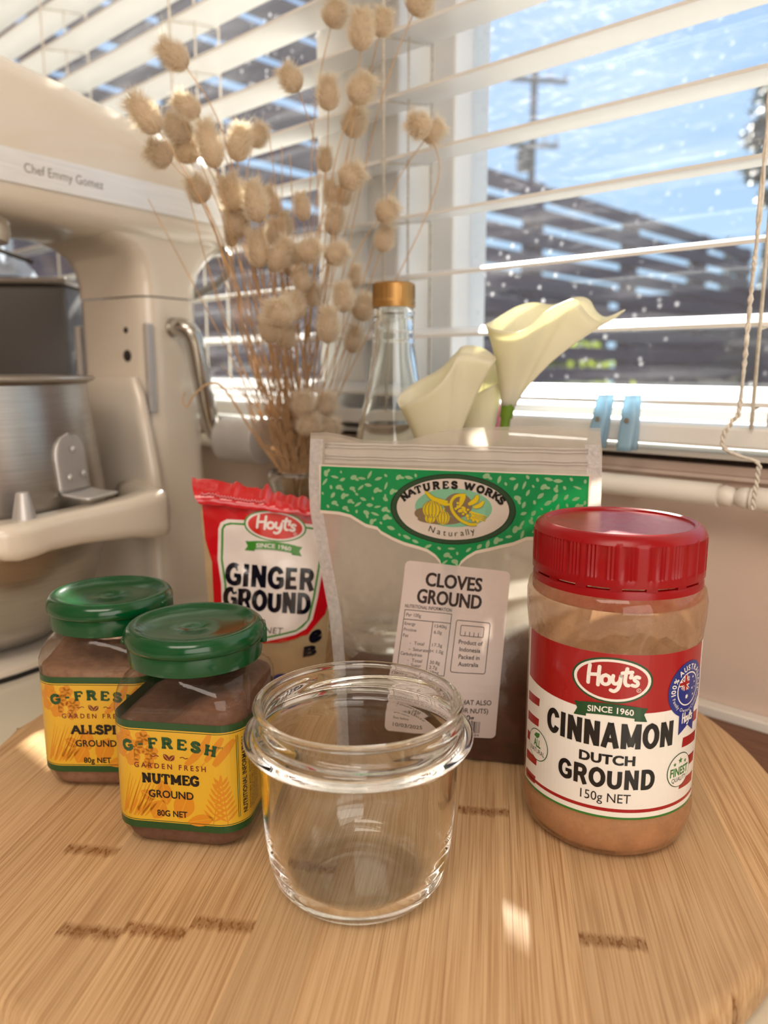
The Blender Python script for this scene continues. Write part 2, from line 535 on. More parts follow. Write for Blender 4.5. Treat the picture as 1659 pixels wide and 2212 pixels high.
class Art:
    def heavy(s, body, x0, x1, y, h, m, l, wt=.25, gap=.05):
        W = sum(HEAVY[c][0] for c in body) + gap * (len(body) - 1)
        k = (x1 - x0) / W; x = x0
        for ch in body:
            gw, st = HEAVY[ch]
            for p in st:
                horiz = len(p) == 2 and abs(p[0][1] - p[1][1]) < .02
                q = [(x + a * k, y + h * (wt * .42 + b * (1 - wt * .84))) for a, b in p]
                if len(q) > 2:
                    n0 = []
                    for i, v in enumerate(spline([Vector((a, b, 0)) for a, b in q], 3)): n0.append((v.x, v.y))
                    q = n0
                else:
                    if not horiz: q = [(q[0][0], q[0][1] + (-wt * .42 * h if p[0][1] < p[1][1] else wt * .42 * h)), (q[1][0], q[1][1] + (wt * .42 * h if p[0][1] < p[1][1] else -wt * .42 * h))]
                s.line(q, wt * h * (.84 if horiz else 1.0), m, l)
            x += (gw + gap) * k
    def __init__(s, u0=0.0, v0=0.0):
        s.items = []     # (verts2d, faces, mat, layer)
    def raw(s, v, f, m, l):
        if f: s.items.append((v, f, m, l))
    def poly(s, pts, m, l):
        pts = [tuple(p) for p in pts]
        tri = tessellate_polygon([[Vector((x, y, 0)) for x, y in pts]])
        f = []
        for a, b, c in tri:
            ar = (pts[b][0] - pts[a][0]) * (pts[c][1] - pts[a][1]) - (pts[b][1] - pts[a][1]) * (pts[c][0] - pts[a][0])
            if abs(ar) < 1e-12: continue
            f.append((a, b, c) if ar > 0 else (a, c, b))
        s.raw(pts, f, m, l)
    def rect(s, x0, x1, y0, y1, m, l):
        s.raw([(x0, y0), (x1, y0), (x1, y1), (x0, y1)], [(0, 1, 2, 3)], m, l)
    def rrect(s, x0, x1, y0, y1, r, m, l, n=6):
        p = []
        for cx, cy, a0 in ((x1 - r, y0 + r, -90), (x1 - r, y1 - r, 0), (x0 + r, y1 - r, 90), (x0 + r, y0 + r, 180)):
            for k in range(n + 1):
                a = R(a0 + 90 * k / n); p.append((cx + r * math.cos(a), cy + r * math.sin(a)))
        s.poly(p, m, l); return p
    def ell(s, cx, cy, rx, ry, m, l, n=40, rot=0):
        c, q = math.cos(rot), math.sin(rot)
        p = [(rx * math.cos(2 * PI * k / n), ry * math.sin(2 * PI * k / n)) for k in range(n)]
        s.poly([(cx + x * c - y * q, cy + x * q + y * c) for x, y in p], m, l)
    def ring(s, cx, cy, rx, ry, wd, m, l, n=48, a0=0, a1=360):
        p = [(cx + rx * math.cos(R(a0 + (a1 - a0) * k / n)), cy + ry * math.sin(R(a0 + (a1 - a0) * k / n))) for k in range(n + 1)]
        s.line(p, wd, m, l)
    def line(s, pts, wd, m, l, caps=False):
        pts = [Vector(p) for p in pts]
        L = len(pts)
        if L < 2: return
        a = []; b = []
        closed = (pts[0] - pts[-1]).length < 1e-7
        for i, p in enumerate(pts):
            if closed:
                d0 = pts[i] - pts[i - 1 if i > 0 else L - 2]; d1 = pts[i + 1 if i < L - 1 else 1] - pts[i]
            else:
                d0 = pts[i] - pts[max(i - 1, 0)]; d1 = pts[min(i + 1, L - 1)] - pts[i]
            d0 = d0.normalized() if d0.length > 1e-9 else d1.normalized()
            d1 = d1.normalized() if d1.length > 1e-9 else d0
            d = (d0 + d1)
            d = d.normalized() if d.length > 1e-6 else d1
            n = Vector((-d.y, d.x))
            k = 1.0 / max(0.5, n.dot(Vector((-d1.y, d1.x))))
            ww = wd(i / (L - 1)) if callable(wd) else wd
            a.append(p + n * ww * .5 * k); b.append(p - n * ww * .5 * k)
        v = [tuple(q) for q in b] + [tuple(q) for q in a]
        f = [(i, i + 1, i + 1 + L, i + L) for i in range(L - 1)]
        s.raw(v, f, m, l)
        if caps and not closed:
            ww = wd if not callable(wd) else wd(0)
            for p in (pts[0], pts[-1]): s.ell(p.x, p.y, ww / 2, ww / 2, m, l, 12)
    def star(s, cx, cy, r, m, l, k=5, inner=0.42, rot=90):
        p = []
        for i in range(2 * k):
            a = R(rot + 180 * i / k); q = r if i % 2 == 0 else r * inner
            p.append((cx + q * math.cos(a), cy + q * math.sin(a)))
        s.poly(p, m, l)
    def text(s, body, x0, x1, y, h, m, l, bold=0.0, warp=None, rot=0.0, shear=0.0, space=1.0):
        """capitals of height h on baseline y, squeezed to x0..x1 (x1 None: natural width)"""
        v, f, wd = text_geo(body, bold, space)
        k = h / CAPH
        kx = (x1 - x0) / wd if x1 is not None else k
        q = [(x * kx + shear * yy * k, yy * k) for x, yy in v]
        c, sn = math.cos(rot), math.sin(rot)
        q = [(x0 + x * c - yy * sn, y + x * sn + yy * c) for x, yy in q]
        if warp: q = [warp(*p) for p in q]
        s.raw(q, f, m, l)
    def btext(s, body, x0, x1, y, h, m, l, e=.3, bold=.012, **kw):
        """extra heavy: the same letters set a hair apart"""
        for dx, dy in ((0, 0), (-e, 0), (e, 0), (-e * .7, -e * .5), (e * .7, e * .5), (-e * .7, e * .5), (e * .7, -e * .5)):
            s.text(body, x0 + e + dx, x1 - e + dx, y + e * .5 + dy, h - e, m, l, bold, **kw)
    def textc(s, body, cx, y, h, m, l, bold=0.0, sq=1.0, **kw):
        v, f, wd = text_geo(body, bold)
        W = wd * h / CAPH * sq
        s.text(body, cx - W / 2, cx + W / 2, y, h, m, l, bold, **kw)
    def arc_text(s, body, cx, cy, rx, ry, a0, a1, h, m, l, bold=0.0, down=False, slab=None, sq=1.0):
        """letters set one by one along an ellipse from angle a0 to a1 (degrees)"""
        L = [c for c in body]
        wds = []
        for ch in L:
            if ch == ' ': wds.append(0.35)
            elif slab: wds.append(SLAB[ch][0])
            else: wds.append(text_geo(ch, bold)[2] / CAPH + 0.12)
        tot = sum(wds); run = 0
        for ch, wd in zip(L, wds):
            a = R(a0 + (a1 - a0) * (run + wd / 2) / tot)
            run += wd
            if ch == ' ': continue
            px, py = cx + rx * math.cos(a), cy + ry * math.sin(a)
            tx, ty = -rx * math.sin(a), ry * math.cos(a)
            if not down: tx, ty = -tx, -ty
            rt = math.atan2(ty, tx)
            if slab:
                s.slab(ch, px, py, h, m, l, rot=rt, wt=slab, center=True, sq=sq)
            else:
                gw = text_geo(ch, bold)[2] * h / CAPH * sq
                s.text(ch, px - gw / 2 * math.cos(rt), px - gw / 2 * math.cos(rt) + gw, py - gw / 2 * math.sin(rt), h, m, l, bold, rot=rt)
    def slab(s, body, x, y, h, m, l, rot=0.0, wt=0.2, center=False, sq=1.0, gap=0.0, thin=0.6):
        W = sum(SLAB[c][0] for c in body) * h * sq + gap * (len(body) - 1)
        cx = -W / 2 if center else 0
        c, sn = math.cos(rot), math.sin(rot)
        def tr(px, py): return (x + px * c - py * sn, y + px * sn + py * c)
        for ch in body:
            gw, st, sf = SLAB[ch]
            yy = lambda q: wt * thin * .5 + q * (1 - wt * thin)
            for p in st:
                vert = abs(p[0][0] - p[-1][0]) < 0.02 and len(p) == 2
                horiz = abs(p[0][1] - p[-1][1]) < 0.02 and len(p) == 2
                ww = wt if not horiz else wt * thin
                if vert and abs(p[0][1] - p[-1][1]) < 0.45: ww = wt * 0.6
                s.line([tr(cx + q[0] * h * sq, yy(q[1]) * h) for q in p], ww * h, m, l)
            for sx_, sy_, hw in sf:
                s.line([tr(cx + (sx_ - hw) * h * sq, yy(sy_) * h), tr(cx + (sx_ + hw) * h * sq, yy(sy_) * h)], wt * thin * h, m, l)
            cx += gw * h * sq + gap
    def build(s, name, mats, fn, parent=None, cu=None, cv=None, maxlayer=99, minlayer=-1):
        """fn(u, v, layer) -> 3D; cu, cv: lists of cut positions"""
        bm = bmesh.new()
        for v, f, m, l in s.items:
            if l > maxlayer or l < minlayer: continue
            bv = [bm.verts.new((x, y, l * 0.001)) for x, y in v]
            for q in f:
                try:
                    fc = bm.faces.new([bv[i] for i in q]); fc.material_index = m
                except ValueError: pass
        for cuts, ax in ((cu, 0), (cv, 1)):
            if not cuts: continue
            for c in cuts:
                no = (1, 0, 0) if ax == 0 else (0, 1, 0)
                co = (c, 0, 0) if ax == 0 else (0, c, 0)
                bmesh.ops.bisect_plane(bm, geom=bm.verts[:] + bm.edges[:] + bm.faces[:], dist=1e-6, plane_co=co, plane_no=no)
        for q in bm.verts:
            q.co = Vector(fn(q.co.x, q.co.y, q.co.z / 0.001))
        me = bpy.data.meshes.new(name)
        bm.to_mesh(me); bm.free()
        for m in mats: me.materials.append(m)
        o = bpy.data.objects.new(name, me)
        C.objects.link(o)
        if parent: o.parent = parent
        return o

HOYT = [[(.10, 1.0), (.07, .6), (.06, .14)], [(.48, .98), (.46, .55), (.45, .1)], [(.07, .54), (.3, .58), (.47, .6)],
        [(.74, .62), (.62, .54), (.58, .38), (.62, .22), (.74, .17), (.86, .24), (.9, .4), (.86, .55), (.74, .62)],
        [(1.02, .62), (1.0, .42), (1.06, .26), (1.18, .26), (1.28, .4), (1.31, .64)], [(1.31, .64), (1.29, .3), (1.22, .02), (1.08, -.12), (.95, -.08)],
        [(1.54, 1.0), (1.49, .65), (1.48, .36), (1.54, .22), (1.62, .2)], [(1.36, .78), (1.55, .82), (1.74, .84)],
        [(1.72, .70), (1.69, .58)],
        [(2.02, .58), (1.92, .62), (1.83, .55), (1.86, .45), (1.96, .37), (1.98, .26), (1.9, .18), (1.76, .22)]]
def hoyts(art, x0, x1, y0, y1, m, l, wt=0.16):
    """the rounded script of the oval badge"""
    k = (x1 - x0) / 2.16; ky = (y1 - y0) / 1.2
    for p in HOYT:
        q = [Vector((x0 + (a + .06) * k, y0 + (b + .16) * ky, 0)) for a, b in p]
        q = [(w_.x, w_.y) for w_ in (spline(q, 4) if len(q) > 2 else q)]
        art.line(q, wt * ky, m, l, caps=True)

def hoyt_badge(art, cx, cy, rx, ry, ms, l, ribbon=True, reg=True):
    """oval emblem with ribbon; ms: (white, green, red)"""
    W_, Gn, Rd = ms
    art.ell(cx, cy, rx * 1.02, ry * 1.03, Gn, l)
    art.ell(cx, cy, rx * 0.965, ry * 0.945, W_, l + 1)
    art.ell(cx, cy, rx * 0.885, ry * 0.835, Rd, l + 2)
    hoyts(art, cx - rx * .66, cx + rx * .7, cy - ry * .5, cy + ry * .62, W_, l + 3, 0.17)
    if reg:
        art.ring(cx + rx * .66, cy - ry * .38, rx * .05, rx * .05, rx * .012, W_, l + 3, 16)
        art.textc('R', cx + rx * .66, cy - ry * .38 - rx * .025, rx * .05, W_, l + 3)
    if ribbon:
        # ribbon: gently arched band with notched tails
        y = cy - ry * 1.34; n = 14
        top = []; bot = []
        for k in range(n + 1):
            u = -1 + 2 * k / n
            x = cx + u * rx * .74
            a = -0.12 * ry * u * u
            top.append((x, y + ry * .30 + a)); bot.append((x, y - ry * .24 + a))
        art.poly(top + bot[::-1], Gn, l + 3)
        for sg in (-1, 1):
            x1 = cx + sg * rx * .60; x2 = cx + sg * rx * .93
            yb = y - ry * .19
            p = [(x1, yb + ry * .36), (x2, yb + ry * .33), (x2 - sg * rx * .09, yb + ry * .03), (x2, yb - ry * .30), (x1, yb - ry * .26)]
            art.poly(p, Gn, l)
        art.text('SINCE 1960', cx - rx * .57, cx + rx * .57, y - ry * .12, ry * .28, W_, l + 4, 0.02,
                 warp=lambda px, py: (px, py - 0.12 * ry * ((px - cx) / (rx * .74)) ** 2))

# ================================================================== the room: a long wall with the window, seen at an angle
WK = 1.03
W0 = Vector((0.2119 * WK, 0.4306 * WK, 0))
U = Vector((-0.729, 0.6845, 0)); U.normalize()
NO = Vector((0.6845, 0.729, 0)); NO.normalize()          # out of the house
def WP(s, n, z): return W0 + U * s + NO * n + Vector((0, 0, z))
def zs(z): return CAM_Z + WK * (z - CAM_Z)
WALLM = Matrix((( -U.x, NO.x, 0, W0.x), (-U.y, NO.y, 0, W0.y), (0, 0, 1, 0), (0, 0, 0, 1)))   # x = -s (to the right), y = outwards

m_wall = P('wall_paint', 'd9c3b4', 0.75, scale=25, amt=0.03, bump=0.05)
m_trimw = P('trim_paint', 'efe9df', 0.35, scale=20, amt=0.02)
m_frame = P('window_frame_white', 'f4f2ee', 0.4, scale=18, amt=0.03)
m_ceil = P('ceiling_paint', 'efe8dc', 0.8, scale=20, amt=0.02)
m_floor = P('floor_timber', '9a7550', 0.5, scale=8, amt=0.2, stretch=(1, 12, 1))
m_counter = P('bench_top', 'e6dcc6', 0.28, scale=9, amt=0.05, coat=0.2)
m_brown_strip = P('dark_brown_streaked', '77503a', 0.5, scale=18, amt=0.25, stretch=(2, 30, 30), bump=0.1)
m_room = P('room_wall_paint', 'e6d3bd', 0.8, scale=20, amt=0.02)
m_caulk = P('old_caulk', 'c9b48f', 0.6, scale=60, amt=0.15)

def wbox(name, s0, s1, n0, n1, z0, z1, mat, b=0.0, kind='structure', parent=None, label=None):
    g = G().box(-s1, -s0, n0, n1, z0, z1, b=b)
    o = g.build(name, mat, parent, smooth=False)
    if not parent: o.matrix_world = WALLM
    if kind: o['kind'] = kind
    if label: o['label'] = label
    return o

SL, SR = 1.7, -1.5          # ends of the wall
OT, OB = 1.12, zs(0.1655)   # head and foot of the window opening
WS = 1.32                   # left end of the windows
RS = -0.62                  # right end
# wall pieces round the opening
g = G()
g.box(-SL, -SR, 0, 0.12, -0.9, OB - 0.0095)
g.box(-SL, -SR, 0.03, 0.12, OB - 0.0095, OB - 0.0047)
g.box(-SL, -SR, 0, 0.12, OT, 1.5)
g.box(-SL, -WS, 0, 0.12, OB - 0.004, OT)
g.box(-RS, -SR, 0, 0.12, OB - 0.004, OT)
o = g.build('wall_window', m_wall, smooth=False); o.matrix_world = WALLM
tag(o, 'painted kitchen wall under and around the window', kind='structure')
# the other walls, floor and ceiling of the kitchen
D = 2.7
for nm, a in (('wall_left', (SL, SL + .1, -D, .12)), ('wall_right', (SR - .1, SR, -D, .12)), ('wall_back', (SR - .1, SL + .1, -D - .1, -D))):
    tag(wbox(nm, a[0], a[1], a[2], a[3], -0.9, 1.5, m_room), 'cream kitchen wall outside the picture')
tag(wbox('floor', SR - .1, SL + .1, -D - .1, .12, -0.95, -0.9, m_floor), 'timber kitchen floor below the bench')
tag(wbox('ceiling', SR - .1, SL + .1, -D - .1, .12, 1.5, 1.55, m_ceil), 'off white kitchen ceiling')

# bench top
o = wbox('kitchen_bench', SR + .002, SL - .002, -0.66, -0.0005, -0.04, 0, m_counter, b=0.004, kind=None)
tag(o, 'cream kitchen bench top running along the window wall', 'bench')
# pale upstand with dirty caulk, and a thin dark brown streaked strip lying at the foot of the wall on the right
tag(wbox('baseboard_window', SR, 0.62, -0.010, 0.0, 0.0, zs(0.0135), m_trimw, b=0.001), 'low pale upstand along the foot of the wall')
tag(wbox('trim_1', SR, 0.62, -0.0125, -0.010, 0.0, zs(0.0045), m_caulk), 'yellowed caulk line under the upstand')
tag(wbox('trim_2', -0.45, 0.14, -0.085, -0.0125, 0.0, 0.0025, m_brown_strip), 'dark brown strip at the foot of the wall behind the round board')

# ------------------------------------------------------------------ window 1 (left) and 2 (right)
GN = 0.085                  # where the panes stand
k_ = WK
POSTL, POSTR = 0.396 * k_, 0.281 * k_
m_pane, t, out = newmat('dusty_pane')
tp = N(t, 'ShaderNodeBsdfTransparent'); tp.inputs[0].default_value = (0.97, 0.985, 0.98, 1)
gl = N(t, 'ShaderNodeBsdfGlossy'); gl.inputs['Roughness'].default_value = 0.0
fr = fres(t, 1.5)
mx = N(t, 'ShaderNodeMixShader')
tl = N(t, 'ShaderNodeBsdfTranslucent'); tl.inputs[0].default_value = (0.97, 0.95, 0.97, 1)
df = N(t, 'ShaderNodeBsdfDiffuse'); df.inputs[0].default_value = (0.9, 0.9, 0.9, 1)
dmx = N(t, 'ShaderNodeMixShader'); dmx.inputs[0].default_value = 0.7
t.links.new(df.outputs[0], dmx.inputs[1]); t.links.new(tl.outputs[0], dmx.inputs[2])
tcn = N(t, 'ShaderNodeTexCoord')
vo = N(t, 'ShaderNodeTexVoronoi'); vo.inputs['Scale'].default_value = 75
mr = N(t, 'ShaderNodeMapRange'); mr.inputs[1].default_value = 0.05; mr.inputs[2].default_value = 0.20; mr.inputs[3].default_value = 0.42; mr.inputs[4].default_value = 0.0
nz = N(t, 'ShaderNodeTexNoise'); nz.inputs['Scale'].default_value = 7; nz.inputs['Detail'].default_value = 5
mr2 = N(t, 'ShaderNodeMapRange'); mr2.inputs[1].default_value = 0.45; mr2.inputs[2].default_value = 0.65; mr2.inputs[3].default_value = 0.0; mr2.inputs[4].default_value = 1.0
mu = N(t, 'ShaderNodeMath', operation='MULTIPLY')
nz2 = N(t, 'ShaderNodeTexNoise'); nz2.inputs['Scale'].default_value = 30; nz2.inputs['Detail'].default_value = 8
mp = N(t, 'ShaderNodeMapping'); mp.inputs['Rotation'].default_value = (0, R(35), 0); mp.inputs['Scale'].default_value = (0.25, 1, 2.2)
mr3 = N(t, 'ShaderNodeMapRange'); mr3.inputs[1].default_value = 0.5; mr3.inputs[2].default_value = 0.75; mr3.inputs[3].default_value = 0.010; mr3.inputs[4].default_value = 0.06
ad = N(t, 'ShaderNodeMath', operation='ADD'); ad.use_clamp = True
for n_ in (vo, nz): t.links.new(tcn.outputs['Object'], n_.inputs['Vector'])
t.links.new(tcn.outputs['Object'], mp.inputs[0]); t.links.new(mp.outputs[0], nz2.inputs['Vector'])
t.links.new(vo.outputs['Distance'], mr.inputs[0]); t.links.new(nz.outputs[0], mr2.inputs[0])
t.links.new(mr.outputs[0], mu.inputs[0]); t.links.new(mr2.outputs[0], mu.inputs[1])
t.links.new(nz2.outputs[0], mr3.inputs[0])
# scratches and dried drops, thickened in a round patch to imitate sun glare
vd = N(t, 'ShaderNodeVectorMath', operation='DISTANCE'); t.links.new(tcn.outputs['Object'], vd.inputs[0]); vd.inputs[1].default_value = (-.36, 0, .31)
mrp = N(t, 'ShaderNodeMapRange'); mrp.inputs[1].default_value = .02; mrp.inputs[2].default_value = .20; mrp.inputs[3].default_value = 1; mrp.inputs[4].default_value = 0
t.links.new(vd.outputs['Value'], mrp.inputs[0])
mps = N(t, 'ShaderNodeMapping'); mps.inputs['Rotation'].default_value = (0, R(-32), 0); mps.inputs['Scale'].default_value = (70, 1, 210)
t.links.new(tcn.outputs['Object'], mps.inputs[0])
nzs = N(t, 'ShaderNodeTexNoise'); nzs.inputs['Scale'].default_value = 1.0; nzs.inputs['Detail'].default_value = 6; nzs.inputs['Roughness'].default_value = .7
t.links.new(mps.outputs[0], nzs.inputs['Vector'])
mrs = N(t, 'ShaderNodeMapRange'); mrs.inputs[1].default_value = .52; mrs.inputs[2].default_value = .80; mrs.inputs[3].default_value = .03; mrs.inputs[4].default_value = .30
t.links.new(nzs.outputs[0], mrs.inputs[0])
mup = N(t, 'ShaderNodeMath', operation='MULTIPLY'); t.links.new(mrp.outputs[0], mup.inputs[0]); t.links.new(mrs.outputs[0], mup.inputs[1])
ad2 = N(t, 'ShaderNodeMath', operation='ADD'); t.links.new(mup.outputs[0], ad2.inputs[0]); t.links.new(mr3.outputs[0], ad2.inputs[1])
t.links.new(mu.outputs[0], ad.inputs[0]); t.links.new(ad2.outputs[0], ad.inputs[1])
m2 = N(t, 'ShaderNodeMixShader')
t.links.new(ad.outputs[0], m2.inputs[0]); t.links.new(tp.outputs[0], m2.inputs[1]); t.links.new(dmx.outputs[0], m2.inputs[2])
t.links.new(fr.outputs[0], mx.inputs[0]); t.links.new(m2.outputs[0], mx.inputs[1]); t.links.new(gl.outputs[0], mx.inputs[2])
t.links.new(mx.outputs[0], out.inputs[0])

def window(name, s0, s1, label):
    root = empty(name, WP((s0 + s1) / 2, GN, OB))
    root.rotation_euler = (0, 0, math.atan2(-U.y, -U.x))
    tag(root, label, kind='structure')
    hw = (s1 - s0) / 2; H_ = OT - OB
    for nm, x0, x1, z0, z1 in (('jamb', -hw, -hw + .032, 0, H_), ('jamb', hw - .032, hw, 0, H_), ('rail', -hw, hw, 0.004, 0.020), ('rail', -hw, hw, H_ - .03, H_)):
        G().box(x0, x1, -0.018, 0.03, z0, z1, b=0.002).build(nm, m_frame, root, smooth=False)
    G().box(-hw + .02, hw - .02, 0.004, 0.008, 0.008, H_ - .008).build('pane', m_pane, root, smooth=False)
window('window_1', POSTL - 0.03, WS, 'left window with a dusty pane, behind the dried flowers and mixer')
window('window_2', RS, POSTR + 0.025, 'right window with a dusty pane and blue sky behind it')
# the broad post between them
o = wbox('trim_3', POSTR + 0.02, POSTL, 0.028, 0.115, OB - 0.002, OT, m_frame, b=0.003)
tag(o, 'broad white post between the two windows')
o = wbox('trim_8', POSTR + 0.055, POSTL - 0.035, 0.022, 0.030, OB - 0.002, OT, m_frame, b=0.002)
tag(o, 'raised flat bead on the white post between the windows')
# sliding track: white sill with ridges
g = G()
g.box(-WS, -RS, -0.012, 0.120, OB - 0.0045, OB - 0.001, b=0.001)
for n_ in (0.034, 0.042, 0.050):
    g.box(-WS, -RS, n_, n_ + 0.004, OB - 0.001, OB + 0.0035)
o = g.build('trim_4', m_frame, smooth=False); o.matrix_world = WALLM
tag(o, 'white ridged window track along the foot of the panes', kind='structure')
# shaded sill board under the track, with its ridge
g = G()
g.box(-WS - .05, -SR, -0.006, 0.0, zs(0.1515), zs(0.1572), b=0.001)
g.box(-WS - .05, -SR, -0.0085, 0.0, zs(0.1490), zs(0.1517), b=0.0008)
g.box(-WS - .05, -SR, -0.005, 0.0, zs(0.1440), zs(0.1492), b=0.001)
o = g.build('trim_5', m_wall, smooth=False); o.matrix_world = WALLM
tag(o, 'moulded sill edge in the shade below the window track', kind='structure')

# white rods clipped along the wall below the sill
def rod(s0, s1, label):
    root = empty('wall_rod', WP((s0 + s1) / 2, -0.022, zs(0.1425)))
    root.rotation_euler = (0, 0, math.atan2(-U.y, -U.x))
    tag(root, label, 'rod', 'white rods below the window')
    hw = (s1 - s0) / 2; L = 24
    T = Matrix.Rotation(R(90), 4, 'Y')
    G().lathe([(0, -hw), (0.0068, -hw), (0.0068, hw), (0, hw)], 20, T=T).build('tube', m_trimw, root, autosm=40)
    for sg in (-1, 1):
        pr = [(0, -.004), (.0045, -.0035), (.0062, 0), (.0055, .004), (.003, .007), (0, .0078)]
        G().lathe(pr, 16, T=Matrix.Translation((sg * (hw + .003), 0, 0)) @ Matrix.Rotation(R(90) * sg, 4, 'Y')).build('end_cap', m_trimw, root)
    for x in (-hw * .8, hw * .8):
        G().box(x - .004, x + .004, -.003, .022, -.0035, .0035, b=.001).build('bracket', m_trimw, root, smooth=False)
rod(0.016, 0.60, 'long white rod below the window sill, right of the clove pouch')
rod(-0.5, -0.002, 'short end of a second white rod at the right picture edge')

# ------------------------------------------------------------------ venetian blind
m_slat = TL('slat_pvc', 'f7f5f1', 0.16, rough=0.3, scale=12, amt=0.02, gloss=0.04)
m_cord = TL('blind_cord', 'efe7da', 0.25, rough=0.6, scale=400, amt=0.12, gloss=0.02)
blind = empty('venetian_blind', WP(0.35, 0, zs(0.18)))
blind.rotation_euler = (0, 0, math.atan2(-U.y, -U.x))
tag(blind, 'white horizontal slatted blind hanging across both windows', 'blind')
BX0, BX1 = 0.35 - 1.30, 0.35 + 0.58
sm = None
TILT = R(9)
pitch = 0.0415 * WK
nslat = 21
zc0 = zs(0.1965) - zs(0.18)
prof = []
for k in range(7):
    y = -0.0255 + 0.051 * k / 6
    prof.append((y, 0.0012 * (1 - (y / 0.0255) ** 2)))
sec = [(y, z + .0011) for y, z in prof] + [(y, z - .0011) for y, z in reversed(prof)]
sec = [(y * math.cos(TILT) - z * math.sin(TILT), y * math.sin(TILT) + z * math.cos(TILT)) for y, z in sec]
rings = [[(x, y, z) for y, z in sec] for x in (BX0, BX1)]
base = G().loft(rings, cap0=True, cap1=True)
random.seed(3)
for i in range(nslat):
    z = zc0 + i * pitch
    if z + zs(.18) > OT + .02: break
    if sm is None:
        ob = base.build('slat', m_slat, blind, autosm=40); sm = ob.data
    else:
        ob = bpy.data.objects.new('slat', sm); C.objects.link(ob); ob.parent = blind
    ob.location = (0, 0, z)
    ob.rotation_euler = (R(random.uniform(-.8, .8)), R(random.uniform(-.08, .08)), 0)
G().box(BX0, BX1, -0.026, 0.026, zs(0.1692) - zs(.18), zs(0.1805) - zs(.18), b=0.0015).build('bottom_rail', m_slat, blind, smooth=False)
G().box(BX0, BX1, -0.028, 0.028, OT - zs(.18) + .0, OT - zs(.18) + .04, b=0.003).build('head_rail', m_slat, blind, smooth=False)
rung = None
for s_ in (0.79 * WK, 0.533 * WK, 0.266 * WK, 0.0 * WK):
    x = 0.35 - s_
    z1 = OT - zs(.18)
    for nm, y, r in (('ladder_cord', -0.0275, .0011), ('ladder_cord', 0.0275, .0011), ('lift_cord', 0.0, .0009)):
        G().tube([(x, y, 0.0), (x, y, z1)], r, 6).build(nm, m_cord, blind)
    for i in range(nslat):
        z = zc0 + i * pitch - .0022
        if rung is None:
            ob = G().tube([(0, -0.0275, -.0045), (0, 0.0275, .0042)], .0007, 5).build('ladder_rung', m_cord, blind); rung = ob.data
        else:
            ob = bpy.data.objects.new('ladder_rung', rung); C.objects.link(ob); ob.parent = blind
        ob.location = (x, 0, z)
# pull cord hanging in front at the right, looped once and hooked over the rod
def twist(pts, r=.0013):
    pts = spline(pts, 14)
    g = G()
    for ph in (0, PI):
        q = []
        acc = 0
        for i, p in enumerate(pts):
            if i: acc += (p - pts[i - 1]).length
            d = (pts[min(i + 1, len(pts) - 1)] - pts[max(i - 1, 0)]).normalized()
            a = d.orthogonal().normalized(); b = d.cross(a)
            an = acc * 900 + ph
            q.append(p + (NO * math.cos(an) + U * math.sin(an)) * r * .55)
        g.tube(q, r * .62, 6)
    return g
pc = [(-0.0005, zs(1.0)), (-0.0003, zs(.55)), (0.0, zs(.3142)), (0.0010, zs(.25)), (0.0019, zs(.1944)), (0.0045, zs(.1860)), (0.0088, zs(.1775)), (0.0078, zs(.1705)), (0.0, zs(.1672)), (-0.0090, zs(.1645)), (-0.0096, zs(.158)), (-0.0090, zs(.1475)), (-0.0088, zs(.1400))]
pcr = [WP(a * WK, -0.042, b) for a, b in pc]
g = twist(pcr)
org = pcr[-1].copy()
o = mesh('pull_cord', [v - org for v in g.v], g.f, m_cord); o.location = org
tag(o, 'twisted white blind cord looping down at the right edge of the picture', 'cord')

# ------------------------------------------------------------------ things on the window track: pale blue pegs, a pink one
m_peg = TL('pale_blue_plastic', 'c4e4f6', 0.6, rough=0.25, scale=30, amt=0.05, gloss=0.05)
m_pegp = TL('pink_plastic', 'f0a4bb', 0.4, rough=0.25, scale=30, amt=0.05, gloss=0.05)
def peg(s, label, mat, lean, hgt=0.033, wd=0.0042, group=None):
    root = empty('clothes_peg', WP(s * WK, -0.0325, OB - .0010))
    root.rotation_euler = (0, 0, math.atan2(-U.y, -U.x))
    tag(root, label, 'peg', group)
    for sg in (-1, 1):
        rg = []
        for k in range(9):
            q = k / 8
            h = wd * (1.0 - .25 * q + .15 * math.sin(q * PI))
            rg.append([(x + lean * hgt * q, y * .45 + sg * (.0025 + .003 * abs(q - .55)), z) for x, y, z in ring3(h, h * .4, q * hgt, 20)])
        G().loft(rg, cap0=True, cap1=True).build('peg_arm', mat, root)
    G().lathe([(0, -.005), (.0016, -.005), (.0016, .005), (0, .005)], 10, T=Matrix.Translation((lean * hgt * .55, 0, hgt * .55)) @ Matrix.Rotation(R(90), 4, 'X')).build('spring', P('peg_spring', 'c9c9c9', .3, 1.0), root, autosm=40)
peg(0.0865, 'pale blue plastic peg leaning on the blind rail, left one', m_peg, 0.16)
peg(0.0665, 'pale blue plastic peg standing upright on the blind rail, right one', m_peg, 0.06)
peg(0.157, 'pink plastic peg on the blind rail behind the lily stem', m_pegp, 0.0, 0.024)

